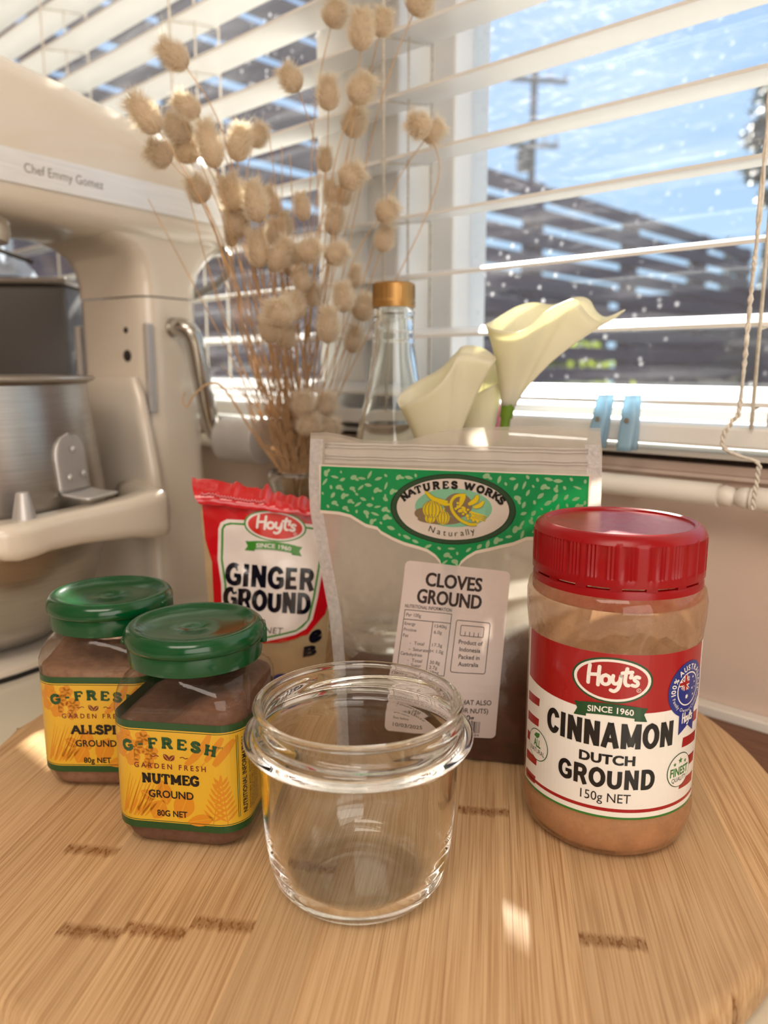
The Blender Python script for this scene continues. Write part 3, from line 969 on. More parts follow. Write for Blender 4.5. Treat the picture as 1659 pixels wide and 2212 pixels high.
# ================================================================== outside
m_board = P('stained_timber', '54474f', 0.7, scale=14, amt=0.25, stretch=(1, 1, 10))
m_board2 = P('weathered_timber', '6d6468', 0.75, scale=14, amt=0.2)
m_pave = P('paving', '8d867c', 0.85, scale=6, amt=0.15)
m_leaf = TL('shrub_leaf', '8fa23a', 0.5, tcol='c6d84a', rough=0.5, scale=15, amt=0.3, gloss=0.03)
m_leafd = TL('dark_leaf', '3a4630', 0.3, rough=0.5, scale=15, amt=0.3, gloss=0.03)
m_polet = P('pole_timber', '5d5148', 0.8, scale=10, amt=0.2)
m_terra = P('terracotta', 'cf7a45', 0.7, scale=20, amt=0.12)
SC_S = -0.144 + 2.5
# ground outside
o = wbox('paved_yard', -14, 5, 0.14, 60, -1.25, -1.2, m_pave, kind='structure')
tag(o, 'pale paved yard outside the window')
def outside(name, label, cat):
    r = empty(name, W0.copy()); r.rotation_euler = (0, 0, math.atan2(-U.y, -U.x))
    return tag(r, label, cat)
# slatted screen running away from the house, tall near part
def screen(name, label, n0, n1, ztop, s_, rows, posts, pitch=.125, hb=.085, mat=None):
    root = outside(name, label, 'screen')
    mat = mat or m_board
    bm_ = None
    for i in range(rows):
        z = ztop - hb - i * pitch
        if bm_ is None:
            ob = G().box(-s_ - .02, -s_ + .0, n0, n1, 0, hb, b=.003).build('board', mat, root, smooth=False); bm_ = ob.data
        else:
            ob = bpy.data.objects.new('board', bm_); C.objects.link(ob); ob.parent = root
        ob.location = (random.uniform(-.004, .004), 0, z + random.uniform(-.004, .004))
    for n_ in posts:
        G().box(-s_ - .11, -s_ - .02, n_ - .045, n_ + .045, -1.2, ztop + .02, b=.004).build('post', mat, root, smooth=False)
screen('timber_screen', 'tall near slatted dark timber screen outside the left window', 0.25, 2.15, 1.96, SC_S, 25, (0.3, 1.2, 2.1), hb=.098)
screen('timber_screen', 'lower long slatted dark timber screen running away behind the right window', 2.2, 6.9, 1.215, SC_S + .001, 19, (2.25, 3.5, 4.7, 5.9, 6.85))
# fence across the end of the yard
def gwall(label, x0, x1, n0, n1, ztop):
    root = outside('garden_wall', label, 'wall')
    G().box(x0, x1, n0, n1, -1.2, ztop - .06, b=.005).build('wall_body', m_render, root, smooth=False)
    G().box(x0 - .03, x1 + .03, n0 - .03, n1 + .03, ztop - .06, ztop, b=.006).build('coping', m_render, root, smooth=False)
m_render = P('dark_render', '4b434a', .85, scale=5, amt=.25, bump=.2)
gwall('long dark rendered garden wall behind the slatted timber screens', -SC_S - 1.75, -SC_S - 1.6, -1.0, 7.4, 1.06)
gwall('dark rendered garden wall behind the far slatted fence', -SC_S - 1.5, 9, 7.75, 7.9, .98)
root = outside('yard_fence', 'grey slatted fence across the far end of the yard', 'fence')
FN = 7.2; bm_ = None
for i in range(16):
    z = 0.88 - i * .13
    ob = G().box(-2.3, 7.5, FN, FN + .025, 0, .10, b=.003).build('board', m_board2, root, smooth=False) if bm_ is None else bpy.data.objects.new('board', bm_)
    if bm_ is None: bm_ = ob.data
    else: C.objects.link(ob); ob.parent = root
    ob.location = (random.uniform(-.01, .01), random.uniform(-.005, .005), z)
for x in (-2.2, -.4, 1.4, 3.2, 5.0, 6.8):
    G().box(x - .05, x + .05, FN + .026, FN + .116, -1.2, 1.0, b=.004).build('post', m_board2, root, smooth=False)
G().box(-2.4, 7.5, FN - .03, FN + .06, .98, 1.03, b=.004).build('capping', P('fence_cap', 'a59d99', .7, scale=12, amt=.1), root, smooth=False)

def leafball(g, c, r, n, size, seed):
    rnd = random.Random(seed)
    for _ in range(n):
        d = Vector((rnd.gauss(0, 1), rnd.gauss(0, 1), rnd.gauss(0, 1))).normalized()
        p = Vector(c) + Vector((d.x * r[0], d.y * r[1], d.z * r[2])) * rnd.uniform(.55, 1)
        a = Vector((rnd.gauss(0, 1), rnd.gauss(0, 1), rnd.gauss(0, 1))).normalized()
        b = a.orthogonal().normalized(); s_ = size * rnd.uniform(.6, 1.3)
        g.add([p - a * s_, p + b * s_ * .35, p + a * s_, p - b * s_ * .35], [(0, 1, 2, 3)])
def bush(name, label, cat, loc, r, n, size, mat, seed, group=None, trunk=None):
    root = empty(name, loc); tag(root, label, cat, group)
    g = G(); leafball(g, (0, 0, r[2]), r, n, size, seed)
    g.build('foliage', mat, root, smooth=False)
    T = trunk or (.02, r[2])
    G().tube([(0, 0, -.0), (.01, 0, T[1] * .5), (0, .01, T[1])], lambda q: T[0] * (1 - .5 * q), 8).build('stem', m_polet, root)
YD = -1.2
bush('garden_shrub', 'lime green sunlit shrub behind the gaps of the low screen, nearest', 'shrub', WP(SC_S + .75, 3.2, YD), (.5, .9, .95), 900, .07, m_leaf, 1)
bush('garden_shrub', 'lime green sunlit shrub behind the far end of the low screen', 'shrub', WP(SC_S + .8, 5.4, YD), (.5, .8, .85), 800, .07, m_leaf, 2)
bush('garden_shrub', 'yellow green shrub behind the tall screen, left of the dried flowers', 'shrub', WP(SC_S + .7, 1.1, YD), (.45, .7, .92), 800, .06, m_leaf, 3)
# flower pots by the far fence
for i, (s_, lb) in enumerate(((-1.75, 'orange terracotta pot by the far fence, nearest the screen'), (-2.3, 'orange terracotta pot by the far fence at the right'))):
    root = empty('plant_pot', WP(s_, FN - .5, YD)); tag(root, lb, 'pot')
    G().lathe([(0, 0), (.14, 0), (.2, .36), (.23, .36), (.23, .44), (.2, .44), (.19, .38), (0, .36)], 24).build('pot', m_terra, root, autosm=40)
    g = G(); leafball(g, (0, 0, .75), (.28, .28, .34), 250, .06, 9 + i); g.build('foliage', m_leafd, root, smooth=False)
# power pole with two crossarms
root = empty('power_pole', (4.46, 25, YD)); tag(root, 'tall dark power pole with two crossarms beyond the yard', 'pole')
G().tube([(0, 0, 0), (0, 0, 10.3)], lambda q: .13 - .03 * q, 10).build('pole', m_polet, root)
def arm(z, x0, x1, tilt):
    ob = G().box(x0, x1, -.06, .06, -.06, .06, b=.01).build('crossarm', m_polet, root, smooth=False)
    ob.location = (0, -.14, z); ob.rotation_euler = (0, R(tilt), 0)
    for x in (x0 + .06, x0 * .45, x1 * .45, x1 - .06):
        G().lathe([(0, .06), (.035, .06), (.05, .1), (.03, .14), (.055, .19), (.03, .26), (0, .27)], 10, T=Matrix.Translation((x, 0, 0))).build('insulator', P('porcelain', 'b9b4ae', .3), ob)
arm(9.75, -.75, .95, 3); arm(7.95, -.75, .75, 2)
G().lathe([(0, 0), (.17, 0), (.2, .1), (.2, .55), (.15, .65), (0, .68)], 14, T=Matrix.Translation((-.3, -.2, 7.2))).build('transformer', m_polet, root)
# trees
def tree(label, loc, trunk_h, blobs, seed, group='trees beyond the yard', mat=None):
    root = empty('tree', loc); tag(root, label, 'tree', group)
    G().tube([(0, 0, 0), (.05, 0, trunk_h * .5), (0, .05, trunk_h)], lambda q: .16 * (1 - .6 * q), 8).build('trunk', m_polet, root)
    g = G()
    for k, (x, y, z, r, n) in enumerate(blobs): leafball(g, (x, y, z), (r, r, r * .8), n, .10 * (1 + r * .15), seed * 31 + k)
    g.build('crown', mat or m_leafd, root, smooth=False)
tree('dark leafed tree at the right picture edge with loose sprays of leaves', (6.1, 12, YD), 5.6,
     [(-.66, 0, 4.25, .26, 160), (-.60, .1, 4.75, .30, 200), (-.45, 0, 5.25, .35, 220), (0, 0, 5.0, .8, 700), (.5, .2, 4.3, .9, 700), (-.5, 0, 3.85, .16, 60), (.2, 0, 5.9, .7, 500)], 4)
def conifer(label, loc, h, seed):
    root = empty('conifer', loc); tag(root, label, 'tree', 'trees beyond the yard')
    G().tube([(0, 0, 0), (0, 0, h)], lambda q: .2 * (1 - .9 * q), 8).build('trunk', m_polet, root)
    g = G(); rnd = random.Random(seed)
    for k in range(900):
        q = rnd.random() ** .7; z = h * (.1 + .9 * q); r = (1 - q) * h * .07 * rnd.uniform(.4, 1); a = rnd.uniform(0, 2 * PI)
        p = Vector((r * math.cos(a), r * math.sin(a), z)); d = Vector((math.cos(a), math.sin(a), -.35)).normalized() * .3
        b = d.orthogonal().normalized() * .07
        g.add([p, p + d * .5 + b, p + d, p + d * .5 - b], [(0, 1, 2, 3)])
    g.build('crown', m_leafd, root, smooth=False)
for i, (x, hh, lb) in enumerate(((15.3, 6.9, 'leftmost of the far dark conifers on the skyline'), (17.05, 7.7, 'middle one of the far dark conifers on the skyline'), (18.9, 8.0, 'far dark conifer on the skyline nearest the right edge'))):
    conifer(lb, (x, 40, YD), hh, 60 + i)

# ================================================================== round bamboo board made of glued strips
BC = Vector((-0.0068, 0.3701, 0)); BR = 0.1968; BT = 0.018
m_bam, t, out = newmat('bamboo')
b = N(t, 'ShaderNodeBsdfPrincipled')
oi = N(t, 'ShaderNodeObjectInfo')
tcn = N(t, 'ShaderNodeTexCoord')
sepc = N(t, 'ShaderNodeSeparateColor')
t.links.new(oi.outputs['Color'], sepc.inputs[0])
off = N(t, 'ShaderNodeCombineXYZ')
t.links.new(oi.outputs['Random'], off.inputs[0]); t.links.new(oi.outputs['Random'], off.inputs[2])
va = N(t, 'ShaderNodeVectorMath', operation='MULTIPLY_ADD')
t.links.new(off.outputs[0], va.inputs[0]); va.inputs[1].default_value = (3, 3, 7)
t.links.new(tcn.outputs['Object'], va.inputs[2])
def strnoise(scale, det=3, rough=.6):
    mp = N(t, 'ShaderNodeMapping'); mp.inputs['Scale'].default_value = scale
    t.links.new(va.outputs[0], mp.inputs[0])
    nz = N(t, 'ShaderNodeTexNoise'); nz.inputs['Scale'].default_value = 1.0; nz.inputs['Detail'].default_value = det; nz.inputs['Roughness'].default_value = rough
    t.links.new(mp.outputs[0], nz.inputs['Vector'])
    return nz.outputs[0]
fib = strnoise((1500, 16, 200), 2)
fib2 = strnoise((420, 7, 100), 3)
tone = strnoise((60, 4, 20), 2)
def math_(op, a, b_=None, clamp=False):
    n = N(t, 'ShaderNodeMath', operation=op); n.use_clamp = clamp
    for i, q in enumerate((a, b_)):
        if q is None: continue
        if isinstance(q, (int, float)): n.inputs[i].default_value = q
        else: t.links.new(q, n.inputs[i])
    return n.outputs[0]
def mrange(x, a, b_, c, d):
    n = N(t, 'ShaderNodeMapRange'); n.inputs[1].default_value = a; n.inputs[2].default_value = b_; n.inputs[3].default_value = c; n.inputs[4].default_value = d
    t.links.new(x, n.inputs[0]); return n.outputs[0]
s1 = mrange(fib, .45, .62, 0, 1)
s2 = mrange(fib2, .40, .72, 0, 1)
# node band: position along the strip comes with the strip (object colour, green)
sxyz = N(t, 'ShaderNodeSeparateXYZ'); t.links.new(tcn.outputs['Object'], sxyz.inputs[0])
npos = mrange(sepc.outputs[1], 0, 1, -.25, .25)
wob = math_('MULTIPLY', math_('SUBTRACT', fib2, .5), .006)
dist = math_('ADD', math_('SUBTRACT', sxyz.outputs[1], npos), wob)
core = mrange(math_('ABSOLUTE', math_('ADD', dist, .0015)), .0012, .0042, 1, 0)
halo = mrange(math_('ABSOLUTE', math_('ADD', dist, -.010)), .004, .020, 1, 0)
spk = mrange(strnoise((900, 300, 300), 2), .5, .62, 0, 1)
nodef = math_('MULTIPLY', math_('ADD', math_('MULTIPLY', core, .55), math_('MULTIPLY', core, math_('MULTIPLY', spk, .6))), 1.0, True)
nodef = math_('ADD', nodef, math_('MULTIPLY', halo, math_('MULTIPLY', s2, .32)), True)
mix1 = N(t, 'ShaderNodeMix', data_type='RGBA'); mix1.inputs[6].default_value = lin('e0ba8c'); mix1.inputs[7].default_value = lin('a87849')
t.links.new(math_('MULTIPLY', math_('ADD', math_('MULTIPLY', s1, .55), math_('MULTIPLY', s2, .45)), sepc.outputs[2], True), mix1.inputs[0])
mix2 = N(t, 'ShaderNodeMix', data_type='RGBA'); mix2.inputs[7].default_value = lin('8a5c30')
t.links.new(mix1.outputs[2], mix2.inputs[6]); t.links.new(nodef, mix2.inputs[0])
hsv = N(t, 'ShaderNodeHueSaturation'); t.links.new(mix2.outputs[2], hsv.inputs['Color'])
t.links.new(mrange(math_('ADD', math_('MULTIPLY', sepc.outputs[0], .8), math_('MULTIPLY', tone, .35)), 0, 1.1, .76, 1.12), hsv.inputs['Value'])
t.links.new(hsv.outputs[0], b.inputs['Base Color'])
b.inputs['Roughness'].default_value = .42
b.inputs['Specular IOR Level'].default_value = .4
bp = N(t, 'ShaderNodeBump'); bp.inputs['Strength'].default_value = .12; bp.inputs['Distance'].default_value = .0004; bp.invert = True
t.links.new(math_('ADD', s1, nodef), bp.inputs['Height']); t.links.new(bp.outputs[0], b.inputs['Normal'])
t.links.new(b.outputs[0], out.inputs[0])

STRIP_A = R(-8.0)           # strips run 8 degrees right of straight ahead
board = empty('serving_board', (BC.x, BC.y, 0)); board.rotation_euler = (0, 0, STRIP_A)
tag(board, 'large round bamboo board under all the spice jars', 'board')
SWD = 0.0226
random.seed(11)
nst = int(2 * BR / SWD) + 2
NODES = {}
x0 = -BR - 0.0050
# strips whose dark knots the photograph shows: x of strip centre -> y of the knot
KN = []
def ground(px, py):
    """board-plane point for a place in the photograph, in strip coordinates"""
    x = (px - 829.5) / 1680; y = (py - 1106) / 1680
    d = Vector((x, math.cos(R(10.5)) - y * math.sin(R(10.5)), -(y * math.cos(R(10.5)) + math.sin(R(10.5)))))
    p = d * ((BT - CAM_Z) / d.z) - Vector((BC.x, BC.y, 0))
    c, s_ = math.cos(-STRIP_A), math.sin(-STRIP_A)
    return (p.x * c - p.y * s_, p.x * s_ + p.y * c)
for px, py in ((470, 1990), (180, 2005), (325, 2003), (1322, 2028), (1062, 1750), (1540, 1822), (205, 1832), (670, 1878), (1600, 2150)):
    KN.append(ground(px, py))
def clipchord(x, r): return math.sqrt(max(0, r * r - x * x))
for i in range(nst):
    a = max(x0 + i * SWD, -BR + .0004); c_ = min(x0 + (i + 1) * SWD - .00003, BR - .0004)
    if c_ - a < .002: continue
    def outline(r, ins):
        n = 8 if 2 < i < nst - 4 else 28
        top = []; bot = []
        for k in range(n + 1):
            x = a + ins + (c_ - a - 2 * ins) * k / n
            y = clipchord(x, r); top.append((x, y)); bot.append((x, -y))
        return bot + top[::-1]
    lv = [(BR - .004, .0, 0.0), (BR - .001, .0, .002), (BR, .0, .005), (BR, .0, BT - .005), (BR - .0008, .0, BT - .0022), (BR - .0026, .00001, BT - .0006), (BR - .005, .00002, BT)]
    rings = [[(x, y, z) for x, y in outline(min(r, BR), ins)] for r, ins, z in lv]
    g = G().loft(rings, cap0=True, cap1=True)
    st = g.build('strip', m_bam, board, autosm=35)
    xm = (a + c_) / 2
    ny = None
    for kx, ky in KN:
        if abs(kx - xm) < SWD / 2: ny = ky
    if ny is None: ny = random.choice((-1, 1)) * random.uniform(.16, .4)
    st.color = (random.uniform(.15, .95), min(1.0, max(0.0, (ny + .25) / .5)), random.uniform(.6, 1.0), 1)

# ================================================================== print colours
m_white = P('print_white', 'f6f1ea', .32, scale=30, amt=.02, coat=.25)
m_red = P('print_red', 'a60e16', .32, scale=30, amt=.03, coat=.25)
m_black = P('print_black', '0d0d12', .32, scale=30, amt=.05, coat=.25)
m_green = P('print_green', '2f7a2c', .32, scale=30, amt=.03, coat=.25)
m_dgreen = P('print_dark_green', '0f4a24', .32, scale=30, amt=.03, coat=.25)
m_blue = P('print_blue', '1b2f86', .32, scale=30, amt=.03, coat=.25)
m_yellow = P('print_yellow', 'dfae2c', .35, scale=20, amt=.03, coat=.2)
m_orange = P('print_orange', 'd68a1e', .35, scale=20, amt=.05, coat=.2)
m_brown = P('print_maroon', '74281c', .35, scale=30, amt=.04, coat=.2)
m_forest = P('print_forest', '1d4a22', .35, scale=30, amt=.04, coat=.2)

def cylmap(Rr, ang0, zoff=0.0, step=0.00005, z0=0.0):
    def f(u, v, l):
        a = ang0 + (u * .001) / Rr
        r = Rr + .0002 + l * step
        return (r * math.cos(a), r * math.sin(a), v * .001 + zoff)
    return f

# ================================================================== ground cinnamon jar with the red lid
CJ = (0.0962, 0.3121)
cin = empty('spice_jar', (CJ[0], CJ[1], BT))
tag(cin, 'tall round clear jar of ground cinnamon with a ribbed red screw lid', 'jar')
m_cinpl = clear_plastic('dusted_clear_plastic', (.98, .93, .88), dust='dcae84', dscale=26, dlo=.15, dhi=.70, dmax=.78, rough=.05)
m_cinpow = P('cinnamon_powder', 'c7a07a', .9, scale=260, amt=.12, bump=.3, bdist=.0006)
def z_(a): return a - .018
bodyp = [(0, .0), (.024, .0), (.0295, .0006), (.0330, .0040), (.0350, .0100), (.0357, .0150), (.0352, .0185), (.0349, .0215), (.0349, .0875), (.0353, .0905), (.0359, .0965), (.0360, .1030), (.0352, .1070), (.0335, .1095), (.0318, .1108), (.0316, .1120), (.0316, .1195), (.0330, .1198), (.0330, .1206), (.0316, .1210), (.0316, .131)]
G().lathe(bodyp, 96).build('jar_body', m_cinpl, cin, autosm=50)
nb = G()
for k in range(12):
    a = 2 * PI * k / 12 + .35
    nb.add([((.0315 + d) * math.cos(a + s_), (.0315 + d) * math.sin(a + s_), z) for z in (.1122, .1192) for d, s_ in ((0, -.016), (.0011, -.012), (.0011, .012), (0, .016))],
           [(0, 1, 5, 4), (1, 2, 6, 5), (2, 3, 7, 6), (4, 5, 6, 7), (3, 2, 1, 0)])
nb.build('neck_lugs', m_cinpl, cin, smooth=False)
# powder: fills to below the label's top, banked up to the right
def cinpow():
    g = G(); n = 48
    prof = [(0, .0014), (.023, .0014), (.0285, .002), (.0320, .0050), (.0338, .0105), (.0342, .0150), (.0337, .0200), (.0337, .060)]
    rings = []
    for r, z in prof: rings.append([(r * math.cos(2 * PI * k / n), r * math.sin(2 * PI * k / n), z) for k in range(n)])
    for q in (1.0, .9, .7, .45, .2):
        rings.append([(.0337 * q * math.cos(2 * PI * k / n), .0337 * q * math.sin(2 * PI * k / n), .066 + .010 * q * math.cos(2 * PI * k / n - .3) + .0012 * math.sin(k * 2.1) * q) for k in range(n)])
    return g.loft(rings[1:], cap0=True, cap1=True)
cinpow().build('powder', m_cinpow, cin)
# label
ang0 = math.atan2(-CJ[1], -CJ[0])
a = Art()
Wt, Rd, Bk, Gn, Bl, Dg = 0, 1, 2, 3, 4, 5
a.rect(-42.5, 55, 20.2, 88.0, Wt, 0)
# red field with its arched foot
n = 24
low = [(-41 + (45.5 + 41) * k / n, 64.6 + 2.9 * ((-41 + (45.5 + 41) * k / n) / 41) ** 2 * (1 if k < n / 2 else .12)) for k in range(n + 1)]
a.poly(low + [(45.5, 88.0), (-41, 88.0)], Rd, 1)
for k, (x1, z1) in enumerate(((-31.0, 60.9), (-31.0, 52.0), (-31.2, 43.2), (-31.5, 34.4), (-32, 25.9))):
    a.poly([(-41, z1 - 4.2), (x1, z1 - 3.4), (x1 + .2, z1), (-41, z1 - .2)], Rd, 1)
for z1 in (60.2, 51.2, 42.2, 33.4):
    a.poly([(32.6, z1 - 4.0), (45.2, z1 - 5.0), (45.5, z1 - .8), (33.0, z1)], Rd, 1)
a.rect(-41.5, 47, 23.2, 24.6, Rd, 1)
a.rect(-42.5, 47, 20.2, 21.1, Gn, 1)
hoyt_badge(a, 0.7, 77.4, 15.0, 8.9, (Wt, Dg, Rd), 2)
a.heavy('CINNAMON', -25.2, 26.6, 50.0, 10.3, Bk, 3, .205, .11)
a.btext('DUTCH', -10.2, 11.0, 43.1, 4.2, Bk, 3, .2, space=1.05)
a.heavy('GROUND', -18.6, 19.3, 33.0, 8.2, Bk, 3, .215, .10)
a.text('150g NET', -9.0, 10.1, 27.2, 4.0, Bk, 3, 0)
# rosette badge
bx, by = 34.0, 71.6
a.poly([(29.4, 64), (40.2, 63), (40.0, 52.6), (35.2, 56.2), (29.6, 53.2)], Bl, 3)
a.ell(bx, by, 11.2, 11.4, Bl, 4)
a.ring(bx, by, 6.5, 6.6, .5, Wt, 5)
a.arc_text('100% AUSTRALIAN', bx, by, 7.6, 7.7, 190, -18, 2.3, Wt, 5, .02)
a.arc_text('Family Owned Company', bx, by, 9.4, 9.5, 196, 344, 1.5, Wt, 5, 0, down=True)
hoyts(a, 30.9, 38.6, 56.6, 62.0, Wt, 5, .15)
# flag in the rosette: union jack and stars
for p, wd, c_ in (([(29.4, 76), (34, 71.6)], 1.1, Wt), ([(29.6, 72.2), (34, 76.6)], 1.1, Wt), ([(31.8, 77.6), (31.8, 71.4)], 2.1, Wt), ([(28.2, 74.4), (34.2, 74.4)], 2.1, Wt)):
    a.line(p, wd, c_, 5)
for p, wd in (([(31.8, 77.7), (31.8, 71.4)], 1.2), ([(28.2, 74.4), (34.2, 74.4)], 1.2), ([(29.4, 76), (34, 71.6)], .4), ([(29.6, 72.2), (34, 76.6)], .4)): a.line(p, wd, Rd, 6)
a.star(33.0, 68.6, 1.15, Wt, 5, 7, .5)
for sx_, sy_, sr in ((36.6, 71.2, .6), (38.2, 73.4, .5), (36.8, 75.8, .6), (37.6, 68.4, .6), (38.6, 71.2, .35)): a.star(sx_, sy_, sr, Wt, 5, 7, .5)
# round seals
a.ell(32.2, 38.0, 7.2, 7.2, Dg, 3); a.ell(32.2, 38.0, 6.85, 6.85, Wt, 4)
a.star(32.2, 42.0, 1.5, Gn, 5); a.star(28.9, 41.0, 1.0, Gn, 5); a.star(35.5, 41.0, 1.0, Gn, 5)
a.text('FINEST', 26.6, 37.9, 35.9, 3.6, Gn, 5, .03)
a.text('QUALITY', 27.6, 36.9, 33.3, 2.0, Bk, 5, 0)
a.ell(-31.2, 40.6, 6.8, 6.8, Dg, 3); a.ell(-31.2, 40.6, 6.45, 6.45, Wt, 4)
a.poly([(-33.6, 44.0), (-32.4, 45.6), (-29.6, 46.2), (-29.8, 44.6), (-31.2, 43.4)], Gn, 5)
a.text('ALL', -33.6, -28.8, 39.8, 3.4, Gn, 5, .03)
a.text('NATURAL', -36.0, -26.2, 37.0, 2.1, Bk, 5, 0)
# small print at the right edge
for k, s_ in enumerate(('NUTRITION INFORMATION', 'STORE IN A COOL DRY PLACE', 'PACKED IN AUSTRALIA')):
    a.text(s_, 48.2, 58.5, 80 - k * 3, 1.4, Bk, 1)
for k in range(14): a.text(('Store in a cool, dry place', 'Made in Australia from', 'imported ingredients')[k % 3], 47.6, 54.8, 40 - k * 1.6, .9, Bk, 1)
PM = [m_white, m_red, m_black, m_green, m_blue, m_dgreen]
f_ = cylmap(.0349, ang0)
cuts = [-42 + 2 * k for k in range(50)]
lab = a.build('label', PM, f_, cin, cu=cuts, maxlayer=1)
a.build('lettering', PM, f_, lab, cu=cuts, minlayer=1.5)
# lid
m_lid = P('red_lid_plastic', '98060f', .27, scale=25, amt=.04, sss=.05, coat=.0, spec=.35)
LR = .0342
def rib(r, z, an, i):
    if r > LR - .0012 and .1165 < z < .1285:
        return r - (.00055 if int(an / (2 * PI) * 288) % 2 else 0)
    return r
lp = [(.0322, .1135), (.0330, .1130), (LR, .1132), (LR, .1160), (LR, .1168), (LR, .1284), (LR - .0001, .1292), (LR - .0010, .1312), (LR - .0026, .1326), (LR - .0040, .1331), (LR - .0052, .1326), (LR - .0056, .1318), (.020, .1316), (0, .1316)]
lid = G().lathe(lp, 288, mod=rib).build('lid', m_lid, cin, autosm=35)
rp_ = [(.0326, .1124), (LR - .0008, .1120), (LR - .0003, .1108), (LR - .0003, .1030 + .0012), (LR - .0009, .1036), (.0326, .1036)]
ring = G().lathe(rp_, 96).build('tamper_ring', m_lid, cin, autosm=35)
g = G()
for k in range(16):
    aa = 2 * PI * k / 16 + .1
    g.box(LR - .0018, LR - .0004, -.0022, .0022, .1119, .1136, T=Matrix.Rotation(aa, 4, 'Z'))
g.build('bridges', m_lid, ring, smooth=False)

# ================================================================== empty glass jar in front
GJ = (-0.0094, 0.2687)
m_glass = glass('jar_glass')
gj = empty('glass_jar', (GJ[0], GJ[1], BT)); gj.rotation_euler = (0, 0, 0)
tag(gj, 'empty clear glass jar without its lid, standing in front of the spices', 'jar')
def segs(z, an):
    """raised screw thread: four slanting lugs round the neck"""
    h = 0.0
    for k in range(4):
        a0 = R(-150 + 90 * k)
        d = (an - a0) % (2 * PI)
        span = R(104)
        if d < span:
            q = d / span
            zc = .0690 - .0042 * q
            e_ = min(1, min(q, 1 - q) / .12)
            h = max(h, .0015 * e_ * math.exp(-((z - zc) / .00115) ** 2))
    return h
def gmod(r, z, an, i):
    if i in OUTN: return r + segs(z, an)
    return r
outer = [(0, .0010), (.012, .0008), (.0195, .0002), (.0225, .0), (.0255, .0006), (.0290, .0036), (.0315, .0085), (.0330, .0150), (.0342, .0250), (.0350, .0380), (.0354, .0500), (.0355, .0570), (.0357, .0600), (.0362, .0612), (.0384, .0622), (.0402, .0630), (.0410, .0644), (.0408, .0656), (.0396, .0666), (.0374, .0674), (.0362, .0684)]
zz = .0684
neck = []
while zz < .0790:
    zz += .0005; neck.append((.0360, zz))
OUTN = set(range(len(outer), len(outer) + len(neck)))
rim = [(.0361, .0797), (.0366, .0804), (.0371, .0811), (.0373, .0820), (.0370, .0829), (.0362, .0834), (.0352, .0833), (.0345, .0826), (.0342, .0815)]
inner = [(.0338, .0790), (.0336, .0740), (.0337, .0700), (.0348, .0684), (.0368, .0666), (.0374, .0650), (.0366, .0636), (.0346, .0620), (.0333, .0600), (.0331, .0560), (.0328, .0450), (.0324, .0350), (.0317, .0250), (.0303, .0160), (.0284, .0098), (.0255, .0062), (.0215, .0044), (.014, .0040), (.006, .0044), (0, .0046)]
def gz(z): return z * .958 if z < .0645 else .0618 + (z - .0645) * .672
jp = [(r * (1.035 if z > .004 else 1.0), gz(z)) for r, z in outer + neck + rim + inner]
G().lathe(jp, 192, mod=gmod).build('jar_body', m_glass, gj)

# ================================================================== two square spice jars with green flip lids
m_pet = clear_plastic('clear_jar_plastic', (.97, .96, .94), dust='a58268', dscale=34, dlo=.55, dhi=.85, dmax=.30, rough=.05)
m_pet2 = clear_plastic('dusted_jar_plastic', (.97, .96, .94), dust='a98467', dscale=30, dlo=.42, dhi=.72, dmax=.45, rough=.05)
m_glid = P('green_lid_plastic', '054a24', .15, scale=25, amt=.05, coat=.05)
m_nut = P('nutmeg_powder', '6e4c3a', .95, scale=300, amt=.2, bump=.5, bdist=.0008)
m_all = P('allspice_powder', '967058', .95, scale=300, amt=.18, bump=.5, bdist=.0008)
HB_, RB_ = .0281, .0115
def sqmap(h, r, step=.00005, off=.00018):
    def f(u, v, l):
        x, y, nx, ny = rsq_at(h, r, u * .001)
        o_ = off + l * step
        return (x + nx * o_, y + ny * o_, v * .001)
    return f
PMG = [m_yellow, m_orange, m_forest, m_brown, m_black]
def leaf2(a, x, y, L, W, an, m, l, vein=None):
    c, s_ = math.cos(an), math.sin(an)
    p = []
    for k in range(9):
        q = k / 8; p.append((L * q, W * math.sin(PI * q) ** .8))
    for k in range(7, 0, -1):
        q = k / 8; p.append((L * q, -W * math.sin(PI * q) ** .8))
    a.poly([(x + px * c - py * s_, y + px * s_ + py * c) for px, py in p], m, l)
    if vein is not None: a.line([(x + L * .1 * c, y + L * .1 * s_), (x + L * .9 * c, y + L * .9 * s_)], .22, vein, l + .5)
